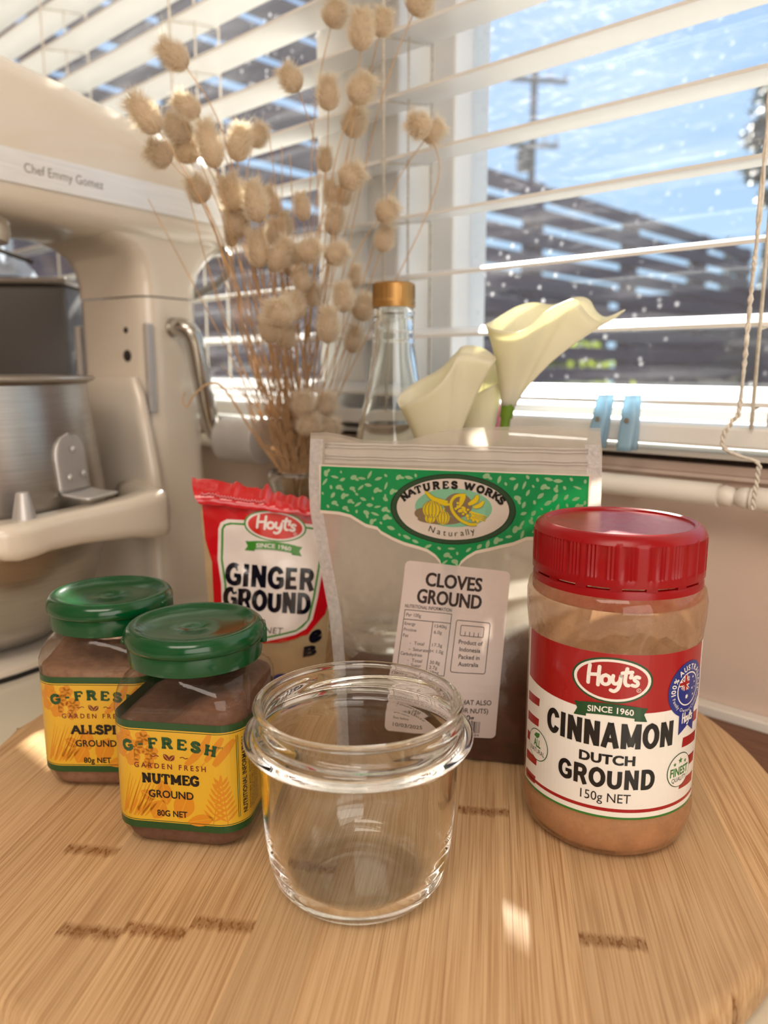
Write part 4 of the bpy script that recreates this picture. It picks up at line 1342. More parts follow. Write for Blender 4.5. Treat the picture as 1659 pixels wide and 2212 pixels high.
def gfresh(title, net, cx, tw, ty, th, netx, side=True):
    Y, O, F, B, K = range(5)
    a = Art()
    a.rect(-86, 86, 9.6, 56.0, F, 0)
    a.rect(-86, 86, 12.7, 53.0, Y, 1)
    for y in (13.1, 52.2): a.rect(-86, 86, y, y + .3, F, 2)
    # faint pictures: coriander leaves, grass blades, chillies, cloves, rosemary
    for (x, y, s_) in ((-20.5, 49.2, 3.4), (-12.5, 49.0, 3.2), (-15.5, 44.6, 3.6), (-22.5, 42.5, 2.8), (-9.6, 42.8, 3.3), (-17.2, 39.8, 3.2), (-10.5, 38.0, 2.6), (-24.3, 46.5, 2.2)):
        for k in range(5): a.ell(x + s_ * .55 * math.cos(k * 1.26 + x), y + s_ * .55 * math.sin(k * 1.26 + x), s_ * .52, s_ * .48, O, 2, 14)
    for k in range(12):
        x = -23.2 + k * .9; a.line([(x, 15.0 + (k % 3)), (x + 4.5 + k * .35, 33.5 - (k % 4) * 1.2)], lambda q: .8 * (1 - q) + .12, O, 2)
    for k in range(5): leaf2(a, -20 + k * 1.6, 14.6, 9, .5, R(62 - k * 3), O, 2)
    for pts, wd in (([(15.5, 52.3), (13, 47.5), (8.6, 42.0), (5.0, 38.6)], 3.2), ([(20.5, 51), (17.5, 46.5), (13.2, 40.6)], 2.8), ([(25, 49.5), (21.2, 45), (16.6, 39.0)], 3.4)):
        q = [(v.x, v.y) for v in spline([Vector((x, y, 0)) for x, y in pts], 6)]
        a.line(q, lambda t_, wd=wd: wd * (.16 + .84 * math.sin(PI * (.12 + .75 * t_))), O, 2)
    a.line([(v.x, v.y) for v in spline([Vector(p) for p in ((13.0, 40.3, 0), (11.5, 38.6, 0), (9.8, 38.2, 0))], 5)], .35, O, 2)
    for x, y, L, W, an in ((-3.5, 20.5, 11, 3.2, 100), (1.0, 14.6, 13, 4.4, 68), (-9.8, 14.2, 9.5, 3.8, 60), (4.5, 13.4, 12, 2.6, 14), (-8.5, 22.5, 7, 2.4, 150)): leaf2(a, x, y, L, W, R(an), O, 2, Y)
    for bx_, by_, an, n in ((15.5, 13.4, 80, 7), (21.3, 13.4, 96, 8)):
        c, s_ = math.cos(R(an)), math.sin(R(an)); L = 18
        a.line([(bx_, by_), (bx_ + c * L, by_ + s_ * L)], .4, O, 2)
        for k in range(n):
            q = (k + .6) / n
            for sg in (-1, 1): leaf2(a, bx_ + c * L * q, by_ + s_ * L * q, 6.6 - 2.2 * q, .55, R(an + sg * (52 - 16 * q)), O, 2)
        leaf2(a, bx_ + c * L, by_ + s_ * L, 4, .5, R(an), O, 2)
    # words
    gl_ = 'G-FRESH'; wd = [SLAB[q][0] for q in gl_]; sp = .36
    tot = sum(wd) + sp * 6; k = 38.2 / tot; x = cx - 19.1
    for ch, gw in zip(gl_, wd):
        xm = x + gw * k / 2; q = (xm - cx) / 19.1
        a.slab(ch, xm, 44.8 - 2.3 * q * q + .2, 4.7, F, 4, rot=-.20 * q, wt=.31, center=True, sq=k / 4.7 * 1.12)
        x += (gw + sp) * k
    a.text('TM', cx + 20.0, cx + 22.0, 46.2, 1.0, F, 4)
    leaf2(a, cx - .2, 39.9, 3.6, 1.05, R(128), B, 4, Y); leaf2(a, cx - .1, 39.9, 3.3, 1.05, R(48), B, 4, Y)
    for sg in (-1, 1): a.line([(v.x, v.y) for v in spline([Vector(p) for p in ((cx + sg * 4.4, 41.5, 0), (cx + sg * 5.6, 41.9, 0), (cx + sg * 6.6, 41.3, 0), (cx + sg * 7.8, 41.6, 0))], 4)], .35, B, 4)
    a.text('G A R D E N   F R E S H', cx - 15.0, cx + 15.0, 36.3, 2.3, B, 4, .018)
    h = th; W = sum(SLAB[q][0] for q in title)
    a.slab(title, cx + tw[2] if len(tw) > 2 else cx, ty, h, K, 4, wt=.28, center=True, sq=(tw[1] - tw[0]) / (W * h))
    a.text('GROUND', cx - 9.6, cx + 9.4, ty - 6.0, 3.3, K, 4, .022)
    a.text(net, cx - 6.4, cx + 6.4, 15.6 if title == 'NUTMEG' else 14.3, 2.7, K, 4, .022)
    # panel on the right-hand side
    a.rect(25.6, 25.85, 15.5, 51, F, 3); a.rect(26.3, 26.5, 15.5, 51, F, 3)
    v_, f2, wd2 = text_geo('NUTRITIONAL INFORMATION', .02)
    kx = 33 / wd2; q = [(30.2 - y * 3.2, 16.5 + x * kx) for x, y in v_]; a.raw(q, f2, K, 4)
    for r_ in range(6):
        v_, f2, wd2 = text_geo(('Servings per package: 40', 'Serving size: 2g', 'Energy  Protein  Fat', 'Carbohydrate  Sodium')[r_ % 4], 0)
        kx = 30 / wd2; q = [(32.6 + r_ * 1.7 - y * 1.3, 16.5 + x * kx) for x, y in v_]; a.raw(q, f2, K, 4)
    return a
def square_jar(loc, yaw, label, art, pow_m, pet, plev, pvar, hinge, lidrot):
    root = empty('spice_jar', (loc[0], loc[1], BT), R(yaw)); tag(root, label, 'jar')
    h, r = HB_, RB_
    n = 96
    S = [(.6, .0, .6), (.0245, .0008, .45), (.0262, .0030, .43), (.0274, .0068, .42), (h, .0092, .41), (h, .0555, .41), (h + .0004, .0585, .41), (h + .0003, .0625, .43), (.0275, .0665, .50), (.0262, .0695, .62), (.0250, .0715, .80), (.0243, .0727, 1.0), (.0240, .0735, 1.0), (.0240, .0770, 1.0)]
    rings = [ring3(.018, .010, .0012, n)] + [ring3(q[0], q[0] * q[2], q[1], n) for q in S[1:]]
    G().loft(rings, cap0=True).build('jar_body', pet, root, autosm=50)
    # powder, banked
    e_ = .0009
    pr = [ring3(.016, .009, .0022, n)] + [ring3(q[0] - e_, (q[0] - e_) * q[2], q[1] + .0006, n) for q in S[1:6] if q[1] <= plev]
    pr += [[(x, y, plev + pvar(x, y)) for x, y, z in ring3(h - e_, (h - e_) * .41, 0, n)]]
    for q in (.85, .6, .3, .08):
        pr.append([(x * q, y * q, plev + .0015 + pvar(x * q, y * q) + .0012 * noise.noise(Vector((x * q, y * q, 0)) * 160)) for x, y, z in ring3(h - e_, (h - e_) * .41, 0, n)])
    G().loft(pr, cap0=True, cap1=True).build('powder', pow_m, root)
    fm = sqmap(h, .41 * h)
    cu = [s_ * (h * .59 * 1000 + k * 1.6) for k in range(0, 14) for s_ in (-1, 1)]
    per_side = 2 * h * .59 * 1000 + PI / 2 * .41 * h * 1000
    cu += [s_ * (per_side + h * .59 * 1000 * g_ + k * 1.6 * g_) for k in range(0, 13) for s_ in (-1, 1) for g_ in (1,)]
    lab = art.build('label', PMG, fm, root, cu=cu, maxlayer=2.9)
    art.build('lettering', PMG, fm, lab, cu=cu, minlayer=3)
    # flip lid: collar and dished top
    lid = G().lathe([(.0258, .0738), (.0266, .0738), (.0276, .0744), (.0279, .0765), (.0280, .0812), (.0279, .0818), (.0272, .0819), (.020, .0819)], 96).build('lid_collar', m_glid, root, autosm=40)
    tp_ = [(.0272, .0820), (.0283, .0819), (.0289, .0824), (.0292, .0836), (.0292, .0848), (.0289, .0864), (.0281, .0879), (.0270, .0889), (.0258, .0892), (.0246, .0889), (.0236, .0882), (.020, .0868), (.012, .0860), (.0046, .0858), (.0042, .0856), (.0024, .0853), (.0010, .0851), (0, .0851)]
    top = G().lathe(tp_, 96).build('flip_top', m_glid, root, autosm=50)
    g = G()
    T = Matrix.Rotation(R(hinge), 4, 'Z')
    g.box(.0270, .0297, -.0055, .0055, .0790, .0862, b=.0008, T=T)
    g.build('hinge', m_glid, root)
    g = G(); T = Matrix.Rotation(R(hinge + 180), 4, 'Z')
    g.box(.0280, .0301, -.0035, .0035, .0818, .0836, b=.0007, T=T)
    g.build('thumb_tab', m_glid, root)
    # seam line across the dish where the flap folds
    g = G(); T = Matrix.Rotation(R(hinge), 4, 'Z')
    g.box(.0205, .0209, -.0135, .0135, .0868, .0872, T=T)
    g.build('fold_line', m_glid, root, smooth=False)
    return root
nut_art = gfresh('NUTMEG', '80G NET', -1.7, (-13.9, 10.3), 29.7, 4.4, 0)
square_jar((-0.0799, 0.3147), -8.0, 'nearer square spice jar with a green flip lid and yellow label reading NUTMEG', nut_art, m_nut, m_pet, .0490,
           lambda x, y: .0030 + .0105 * max(0, math.sin((x + .012) * 52)) * (1 if x > -.012 else .3) - .003 * math.exp(-((x + .002) / .008) ** 2), 20, 0)
all_art = gfresh('ALLSPICE', '80g NET', -0.2, (-11.2, 17.2, 3.0), 28.4, 4.6, 0)
square_jar((-0.1318, 0.3612), -1.0, 'farther square spice jar with a green flip lid and yellow label starting ALLSPI', all_art, m_all, m_pet2, .0490,
           lambda x, y: .0095 - .12 * x * (1 if x < 0 else .3) * .8 + .002 * math.sin(y * 90), -8, 0)

# ================================================================== ginger packet: red and white film packet, open and crumpled at the top
m_film_r = P('red_packet_film', 'c8101c', .16, scale=30, amt=.08, bump=.35, bdist=.0025, coat=.5)
m_film_w = P('white_packet_film', 'e9ddd6', .18, scale=30, amt=.03, bump=.3, bdist=.0025, coat=.5)
m_film_c = TL('clear_packet_film', 'dcc49a', .45, rough=.12, scale=50, amt=.1, gloss=.06, bump=.5, bscale=120)
m_gp_black = P('packet_print_black', '0c0d1c', .16, scale=40, amt=.1, bump=.35, bdist=.0025, coat=.5)
m_gp_green = P('packet_print_green', '3f8a2a', .2, scale=40, amt=.05, coat=.4)
m_gp_red = P('packet_print_red', 'cf2a20', .2, scale=40, amt=.05, coat=.4)
m_gp_blue = P('packet_print_blue', '2a2c74', .2, scale=40, amt=.05, coat=.4)
TLc, TRc = Vector((-0.1011, 0.4200, 0.1445)), Vector((-0.0245, 0.4280, 0.1321))
BLc, BRc = Vector((-0.0985, 0.4310, 0.018)), Vector((-0.0375, 0.4370, 0.018))
GO = Vector((-0.068, 0.432, BT))
gp = empty('ginger_packet', GO); tag(gp, 'crumpled red and white film packet reading GINGER GROUND, torn open at the top', 'packet')
# crop-of-the-print coordinates (x right, y down) to the sheet
def bil(u, v):
    t_ = 1 - v
    return (TLc * (1 - u) + TRc * u) * t_ + (BLc * (1 - u) + BRc * u) * v
def ginv(x, y):
    """print coordinates to u, v on the packet quad (corners at 49,176 / 1537,381 / 1318,2610 / 230,2610)"""
    A_, B_, C_, D_ = Vector((49, 176)), Vector((1537, 381)), Vector((1318, 2610)), Vector((230, 2610))
    u = v = .5
    p = Vector((x, y))
    for _ in range(8):
        q = (A_ * (1 - u) + B_ * u) * (1 - v) + (D_ * (1 - u) + C_ * u) * v - p
        du = (B_ - A_) * (1 - v) + (C_ - D_) * v
        dv = (D_ - A_) * (1 - u) + (C_ - B_) * u
        det = du.x * dv.y - du.y * dv.x
        u -= (q.x * dv.y - q.y * dv.x) / det; v -= (du.x * q.y - du.y * q.x) / det
    return u, v
GNRM = Vector((0.10, -1, 0.10)).normalized()
def gbulge(u, v):
    e_ = max(0, 4 * u * (1 - u)) * max(0, min(1, v * 1.25)) * max(0, min(1, (1 - v) * 3))
    wr = noise.noise(Vector((u * 5, v * 7, 3.3))) * .0016 * min(1, 6 * v) + noise.noise(Vector((u * 9, v * 5, 9))) * .0004
    cr = .0016 * math.exp(-((u - .30 - .04 * math.sin(v * 9)) / .03) ** 2) * (1 if .33 < v < .62 else .2)
    return .011 * e_ + wr + cr
def gfn(x, y, l):
    u, v = ginv(x, y)
    return bil(u, v) - GO + GNRM * (gbulge(min(1, max(0, u)), min(1, max(0, v))) + .0002 + l * .00014)
g = G().grid(lambda u, v: bil(u, v) - GO + GNRM * gbulge(u, v), 40, 50)
g.build('front_film', m_film_c, gp)
g = G().grid(lambda u, v: bil(1 - u, v) - GO - GNRM * (.009 * max(0, 4 * u * (1 - u)) * min(1, v * 1.3) * min(1, (1 - v) * 3) + .0006 * noise.noise(Vector((u * 6, v * 6, 1)))), 24, 30)
g.build('back_film', m_film_c, gp)
# powder inside
g = G()
g.grid(lambda u, v: bil(.06 + .88 * u, .70 + .29 * v + .05 * (1 - v) * math.sin(u * 4 + .5)) - GO + GNRM * (gbulge(.06 + .88 * u, .7 + .29 * v) - .0012), 20, 10)
g.grid(lambda u, v: bil(.06 + .88 * (1 - u), .70 + .29 * v) - GO - GNRM * .004 * math.sin(PI * u), 20, 10)
g.build('powder', P('ginger_powder', 'd8b98a', .95, scale=200, amt=.08), gp)
RDm, WTm, GRm, BKm, R2m, BUm = range(6)
GPM = [m_film_r, m_film_w, m_gp_green, m_gp_black, m_gp_red, m_gp_blue]
a = Art()
# red field: whole upper front with a ragged side
a.poly([(70, 210), (430, 235), (760, 290), (1180, 330), (1530, 400), (1500, 700), (1440, 1300), (1370, 1560), (1180, 1790), (745, 1855), (250, 1850), (200, 1500), (180, 930), (110, 680), (80, 300)], RDm, 0)
def gpanel(m, l, d):
    x0, y0, x1, y1 = 248 + d, 455 + d, 1395 - d, 530 + d
    pts = [(x0, 560 + 0), (x0 + 25, 490 + d * .6), (x0 + 90, y0), (520, y0 + 8), (1150, y1 - 32), (1300, y1 - 12), (1372 - d, 570 + d * .5), (x1, 650), (x1 - 40, 960), (x1 - 100, 1340), (1235 - d, 1610), (1165 - d, 1715 - d * .7), (1060, 1768 - d), (745, 1830 - d), (300, 1830 - d), (x0 + 40, 1700), (x0 + 30, 1180), (x0 - 8, 900)]
    a.poly(pts, m, l)
gpanel(WTm, 1, 0); gpanel(GRm, 2, 34); gpanel(WTm, 3, 56)
a.poly([(740, 1830), (900, 1835), (1060, 1800), (1170, 1745), (1172, 1762), (1062, 1818), (900, 1853), (740, 1848)], R2m, 3)
def tilt(px, py): return (px, -py)
# the badge is drawn upright, then laid on with the sheet's slope
sub = Art()
hoyt_badge(sub, 0, 0, 325, 168, (WTm, GRm, R2m), 4)
for v_, f2, m_, l_ in sub.items:
    c, s_ = math.cos(R(7.0)), math.sin(R(7.0))
    a.items.append(([(845 + x * c + y * s_ * .6, 528 - (y * c - x * s_)) for x, y in v_], [tuple(reversed(q)) for q in f2], m_, l_))
def gtext(body, x0, y0, x1, y1, h, m, bold=.03):
    v_, f2, wd = text_geo(body, bold, 1.08)
    q = []
    for x, y in v_:
        k = x / wd
        q.append((x0 + (x1 - x0) * k + y / CAPH * 12, y0 + (y1 - y0) * k - y / CAPH * h))
    a.raw(q, [tuple(reversed(p)) for p in f2], m, 4)
def gheavy(body, x0, y0, x1, y1, h):
    sb = Art(); sb.heavy(body, 0, 1000, 0, 260, 0, 4, .225, .09)
    for v_, f2, m_, l_ in sb.items:
        a.items.append(([(x0 + (x1 - x0) * x / 1000 + y / 260 * 12, y0 + (y1 - y0) * x / 1000 - y / 260 * h) for x, y in v_], [tuple(reversed(q)) for q in f2], BKm, 4))
gheavy('GINGER', 322, 1180, 1250, 1266, 250)
gheavy('GROUND', 300, 1443, 1205, 1538, 242)
gtext('50g NET', 560, 1722, 915, 1745, 72, BKm, .0)
# marks on the lower, clear part
gtext('e', 1190, 1890, 1330, 1850, 190, BKm, .06)
gtext('B', 1130, 2050, 1270, 2030, 120, BKm, .06)
a.ell(905, 2350, 110, 100, BUm, 1); a.poly([(845, 2400), (975, 2400), (965, 2540), (905, 2500), (850, 2535)], BUm, 1)
a.poly([(620, 2120), (750, 2110), (745, 2160), (625, 2170)], BUm, 1)
a.line([(1100, 2420), (1200, 2350), (1260, 2250)], 16, R2m, 1); a.line([(1120, 2450), (1220, 2380), (1275, 2280)], 12, GRm, 1)
a.poly([(560, 2500), (1180, 2510), (1180, 2600), (560, 2600)], R2m, 1)
cuX = [60 + 55 * k for k in range(28)]; cuY = [180 + 60 * k for k in range(42)]
def fixn(o):
    bm = bmesh.new(); bm.from_mesh(o.data)
    bmesh.ops.recalc_face_normals(bm, faces=bm.faces)
    for p in bm.faces:
        if p.normal.dot(GNRM) < 0: p.normal_flip()
        p.smooth = True
    bm.to_mesh(o.data); bm.free()
lab = a.build('printed_panel', GPM, gfn, gp, cu=cuX, cv=cuY, maxlayer=3.5); fixn(lab)
lt = a.build('lettering', GPM, gfn, lab, cu=cuX, cv=cuY, minlayer=3.6); fixn(lt)
# torn, folded-over top
g = G()
def lip(u, v):
    p = bil(u, 0) - GO
    h = .0075 * (1 - .65 * u) + .0022 * noise.noise(Vector((u * 23, 1, 5))) + (.004 * math.exp(-((u - .46) / .02) ** 2))
    return p + Vector((-.006 * (1 - u) * v * (u < .08), .004 * v + .006 * v * v - .003 * math.sin(v * PI) - .003 * (1 - v), -.0050 * (1 - v) * (1 - .35 * u) + h * v + .0010 * noise.noise(Vector((u * 14, v * 5, 7)))))
g.grid(lip, 60, 8)
g.grid(lambda u, v: lip(1 - u, v) + Vector((0, .006 + .002 * math.sin((1 - u) * 11), -.0015)), 40, 6)
g.build('torn_top', m_film_r, gp)
# crimp line zigzag under the torn edge
zg = [lip(.05 + .42 * k / 40, .42) + Vector((0, -.0012, .0011 * (k % 2))) for k in range(41)]
G().tube(zg, .00035, 5).build('crimp_line', P('crimp_white', 'd98d92', .3), gp)

# ================================================================== clove pouch: clear stand-up zip bag with green print and a white sticker
BO = Vector((0.0426, 0.3605, BT))
bag = empty('spice_pouch', BO, R(-13)); tag(bag, 'clear stand-up zip pouch of ground cloves with green printed band and white sticker', 'pouch')
LT = math.tan(R(6))
def interp(tab, x):
    if x <= tab[0][0]: return tab[0][1]
    for (a_, b_), (c_, d_) in zip(tab[:-1], tab[1:]):
        if x <= c_: return b_ + (d_ - b_) * (x - a_) / (c_ - a_)
    return tab[-1][1]
UL = [(0, -69.5), (20, -70), (45, -71.5), (70, -74.5), (95, -80), (122, -85.5), (135, -86.5), (161, -86.0)]
UR = [(0, 45), (40, 48), (70, 52), (100, 56.5), (130, 58), (150, 57.5), (166, 55)]
TOP = [(-86, 160.0), (-78, 160.4), (-68, 159.0), (-58, 156.7), (-46, 156.4), (-36, 157.0), (-24, 160.6), (-8, 163.8), (12, 164.6), (30, 165.4), (42, 164.6), (55, 164.8)]
def bulge(u, v):
    q = (u - (interp(UL, v) + interp(UR, v)) / 2) / ((interp(UR, v) - interp(UL, v)) / 2)
    e_ = max(0, 1 - q * q)
    return (11.0 * math.exp(-((v - 34) / 36) ** 2) * e_ * min(1, v / 14) + 1.2 * noise.noise(Vector((u * .035, v * .03, 2))) * e_ * min(1, max(0, (150 - v) / 30))
            + .5 * noise.noise(Vector((u * .1, v * .08, 6))) * e_)
def depth(u, v):
    q = (u - (interp(UL, v) + interp(UR, v)) / 2) / ((interp(UR, v) - interp(UL, v)) / 2)
    return interp([(0, 40), (20, 38), (50, 26), (80, 16), (110, 8), (140, 2.5), (166, 1.8)], v) * (max(0, 1 - q * q) ** .6 * .9 + .1 if v > 8 else (max(0, 1 - q * q) ** .5))
def bfront(u, v, l=0): return Vector((u, v * LT - bulge(u, v) - l * .06, v)) * .001
def bback(u, v): return Vector((u, v * LT + depth(u, v), v + (1.5 if v > 150 else 0))) * .001
def sheet(fn, nu, nv, flip=False):
    def f(i, j):
        v = j; ul = interp(UL, v * 160); ur = interp(UR, v * 160)
        u = ul + (ur - ul) * (1 - i if flip else i)
        tv = interp(TOP, u)
        return fn(u, v * tv)
    return G().grid(f, nu, nv)
m_bagf = TL('pouch_film', 'e6ddd0', .66, tcol='f6ecdc', rough=.16, scale=260, amt=.10, gloss=.035, clear=.62, bump=.25, bscale=160, bdist=.0010, zclear=(.042, .985, .085, .46))
m_seal = TL('pouch_seal', 'e9e6e6', .45, rough=.25, scale=500, amt=.14, gloss=.06, clear=.35, bump=.5, bscale=700)
m_zip = TL('pouch_zip', 'efe9e2', .5, rough=.2, scale=100, amt=.05, gloss=.06, clear=.35)
sheet(bfront, 44, 52).build('front_film', m_bagf, bag)
sheet(bback, 36, 44, True).build('back_film', m_bagf, bag)
# bottom gusset
g = G().grid(lambda i, j: (bfront(interp(UL, 0) + (interp(UR, 0) - interp(UL, 0)) * i, 0) * (1 - j) + bback(interp(UL, 0) + (interp(UR, 0) - interp(UL, 0)) * i, 0) * j), 24, 6)
g.build('gusset', m_bagf, bag)
for sd_, tab in ((-1, UL), (1, UR)):
    g = G()
    def sf(i, j, sd_=sd_, tab=tab):
        v = j * 158.5; u = interp(tab, v)
        return bfront(u + (-sd_) * 6.8 * i + sd_ * .0, v, 3 + .5)
    g.grid(lambda i, j: sf(i if sd_ < 0 else 1 - i, j), 3, 50)
    g.build('side_seal', m_seal, bag)
# zip closure: band with raised ridges
g = G().grid(lambda i, j: bfront(-78 + 129 * i, 146.6 + 10.2 * j, 2), 40, 4); g.build('zip_band', m_zip, bag)
for v in (149.0, 150.4, 154.6, 156.2):
    G().tube([bfront(-78 + 129 * i / 40, v + .15 * math.sin(i), 6) for i in range(41)], .00055, 6).build('zip_ridge', m_zip, bag)
# powder
m_clove = P('clove_powder', '4a2814', .95, scale=240, amt=.22, bump=.5, bdist=.0010)
def lev(u): return interp([(-72, 40), (-60, 45), (-48, 42), (-35, 36), (-20, 40), (0, 50), (12, 60), (24, 66), (34, 62), (46, 50)], u) + 2.0 * noise.noise(Vector((u * .14, 0, 0)))
def pw(i, j, back):
    v = j; u0 = interp(UL, 20) + 2.5; u1 = interp(UR, 20) - 2.5
    u = u0 + (u1 - u0) * (1 - i if back else i)
    vv = 1.2 + (lev(u) - 1.2) * v
    if back: p = bback(u, vv) * 1000; return Vector((p.x, p.y - 1.2, p.z)) * .001
    p = bfront(u, vv) * 1000
    return Vector((p.x, p.y + 1.0 + 3.0 * max(0, v - .9) * 8, p.z)) * .001
g = G()
g.grid(lambda i, j: pw(i, j, 0), 44, 24); g.grid(lambda i, j: pw(i, j, 1), 30, 16)
g.grid(lambda i, j: pw(i, 1, 0) * (1 - j) + pw(1 - i, 1, 1) * j, 44, 8)
g.build('powder', m_clove, bag)
# printed band
m_bg = TL('pouch_print_green', '0c9a58', .42, tcol='10c070', rough=.18, scale=60, amt=.06, gloss=.05, bump=.12, bscale=90)
m_bl = TL('pouch_print_pale', 'b5d8a6', .42, rough=.2, scale=60, amt=.05, gloss=.04)
m_bw = TL('pouch_print_white', 'f2e2d2', .35, rough=.2, scale=60, amt=.03, gloss=.05)
m_bd = TL('pouch_print_dark_green', '2c4a30', .2, rough=.2, scale=60, amt=.08, gloss=.05)
m_bk = TL('pouch_print_black', '15120f', .1, rough=.25, scale=60, amt=.05, gloss=.04)
m_by = TL('pouch_print_yellow', 'f2d51f', .35, rough=.25, scale=60, amt=.05, gloss=.04)
m_bb = TL('pouch_print_brown', '8a7256', .25, rough=.25, scale=60, amt=.06, gloss=.04)
m_bm = TL('pouch_print_mint', '8fcba6', .35, rough=.25, scale=60, amt=.06, gloss=.04)
BGm, BLm, BWm, BDm, BKm_, BYm, BBm, BMm = range(8)
BPM = [m_bg, m_bl, m_bw, m_bd, m_bk, m_by, m_bb, m_bm]
a = Art()
lowc = [(-80, 122.6), (-70, 122.2), (-64, 121.0), (-56, 116.6), (-50, 115.4), (-48, 113.4), (-42, 110.6), (-36, 108.6), (-30, 107.2), (-24, 105.6), (-20, 103.2), (-17.6, 100.5), (-16.4, 97.0), (-16.0, 88), (-15.6, 70), (-14.8, 50), (-14.0, 44), (-8.6, 44), (-8.8, 60), (-9.0, 80), (-8.6, 97.2), (-7.2, 100.6), (-4.4, 103.2), (0, 106.0), (6, 107.6), (12, 109.4), (18, 111.0), (24, 113.8), (32, 114.4), (40, 117.6), (47, 121.4), (52, 122.6)]
a.poly([(-81.2, 145.6)] + [(x, y - 1.6 if y > 60 else y) for x, y in lowc] + [(53.2, 144.4)], BWm, 0)
a.poly([(-80, 144.9)] + lowc + [(52, 143.8)], BGm, 1)
random.seed(21)
def inband(x, y):
    if y > 142.6: return False
    if ((x + 12.4) / 33) ** 2 + ((y - 125.8) / 19) ** 2 < 1: return False
    inside = False; pl = [(-79, 143.6)] + [(px, py + 1.6) for px, py in lowc if py > 90] + [(51, 142.6)]
    j = len(pl) - 1
    for i in range(len(pl)):
        if (pl[i][1] > y) != (pl[j][1] > y) and x < (pl[j][0] - pl[i][0]) * (y - pl[i][1]) / (pl[j][1] - pl[i][1]) + pl[i][0]: inside = not inside
        j = i
    return inside
pts_ = []
for _ in range(5000):
    x, y = random.uniform(-79, 51), random.uniform(98, 143)
    if not inband(x, y): continue
    if any((x - p[0]) ** 2 + (y - p[1]) ** 2 < 3.7 ** 2 for p in pts_): continue
    pts_.append((x, y))
for i, (x, y) in enumerate(pts_):
    kx = random.random(); an = random.uniform(-.4, 1.3) if kx < .7 else random.uniform(1.4, 2.6)
    L = random.uniform(3.2, 4.8)
    if kx < .45: leaf2(a, x - L * .5 * math.cos(an), y - L * .5 * math.sin(an), L, .78 * random.uniform(.7, 1.2), an, BLm, 2)
    elif kx < .75:
        a.ell(x, y, L * .40, L * .26, BLm, 2, 14, an); a.ell(x + L * .4 * math.cos(an - .9), y + L * .4 * math.sin(an - .9), L * .34, L * .16, BLm, 2, 12, an - .9)
    else: a.ell(x, y, L * .22, L * .15, BLm, 2, 12, an)
ox, oy = -12.4, 125.8
a.ell(ox, oy, 31.0, 17.2, BKm_, 3, 64); a.ell(ox, oy, 30.6, 16.9, BDm, 4, 64); a.ell(ox, oy, 28.2, 15.2, BKm_, 5, 64); a.ell(ox, oy, 27.8, 14.9, BWm, 6, 64)
a.ell(ox + .6, oy + .8, 19.0, 9.4, BMm, 7, 48)
# fruit heap: shadow, basket, pumpkins, gourds, corn, grapes
a.ell(ox - 14, oy - 2.6, 4.6, 2.8, BBm, 8); a.ell(ox - 6, oy - 5.4, 11, 2.2, BBm, 8); a.ell(ox + 3, oy + 2, 7, 6, BBm, 8)
def gourd(cx_, cy_, rx, ry, ribs):
    a.ell(cx_, cy_, rx * 1.06, ry * 1.06, BBm, 9); a.ell(cx_, cy_, rx, ry, BYm, 10)
    for k in range(ribs):
        q = -1 + 2 * (k + .5) / ribs
        a.line([(cx_ + rx * q * math.sqrt(max(0, 1 - (yy / 1.0) ** 2)), cy_ + ry * yy) for yy in (-.9, -.5, 0, .5, .9)], .35, BBm, 11)
    a.line([(cx_, cy_ + ry), (cx_ + .6, cy_ + ry + 1.4)], .7, BYm, 11)
gourd(ox - 9.6, oy - .6, 4.8, 4.4, 5); gourd(ox - 4.2, oy - 4.2, 3.3, 3.4, 4); gourd(ox - 10.6, oy - 4.9, 2.6, 2.2, 2)
for pts2, wd in (([(-13.4, 8.2), (-9, 4.8), (-2, 3.6)], 2.0), ([(-8.6, 4.4), (-4, 2.6), (-1, 2.4)], 1.6), ([(4.2, 2.2), (5.2, 5.8), (6.0, 7.2)], 2.6), ([(8, 2.6), (11.4, 4.8), (12.4, 7.4)], 2.4), ([(10.6, 1.4), (13.6, 2.4), (15.4, 4.6)], 2.0)):
    q = [(ox + v.x, oy + v.y) for v in spline([Vector((x, y, 0)) for x, y in pts2], 5)]
    a.line(q, lambda t_, wd=wd: wd * 1.25 * (.2 + .8 * math.sin(PI * (.1 + .8 * t_))), BBm, 11)
    a.line(q, lambda t_, wd=wd: wd * (.2 + .8 * math.sin(PI * (.1 + .8 * t_))), BYm, 12)
rim_ = [(ox + v.x, oy + v.y) for v in spline([Vector(p) for p in ((6.5, 7.2, 0), (2, 6.6, 0), (-.4, 3.6, 0), (.4, -.6, 0), (4, -4.6, 0), (9, -6.8, 0), (12.5, -6.6, 0))], 6)]
a.line(rim_, 1.8, BBm, 11); a.line(rim_, 1.4, BYm, 12)
random.seed(5)
for k in range(44):
    q = random.random(); x = ox + 2.6 + 10 * q + random.uniform(-.8, .8); y = oy + 1.6 - 6.4 * q + random.uniform(-1.8, 2.0)
    a.ell(x, y, .85, .78, BBm, 11 + k * .01, 10); a.ell(x, y, .68, .6, BYm, 12 + k * .01, 10)
for k in range(4): a.line([(ox + 9 + k * .5, oy - 1.0 - k * .9), (ox + 17.4 - k * .3, oy - 2.8 - k * .8)], lambda t_: 1.2 * (1 - t_) + .2, BYm, 12.7)
for k in range(3): a.line([(ox + 9 + k * .5, oy - 1.5 - k * .9), (ox + 17.2 - k * .3, oy - 3.2 - k * .8)], .22, BBm, 12.8)
ang_ = (160, 22)
a.arc_text('NATURES WORKS', ox, oy - 1.0, 25.2, 11.0, 159, 21, 3.8, BKm_, 13, slab=.29, sq=1.10)
a.arc_text('Naturally', ox + .2, oy + .6, 22, 13.6, 236, 304, 3.1, BKm_, 13, -.004, down=True, sq=1.05)
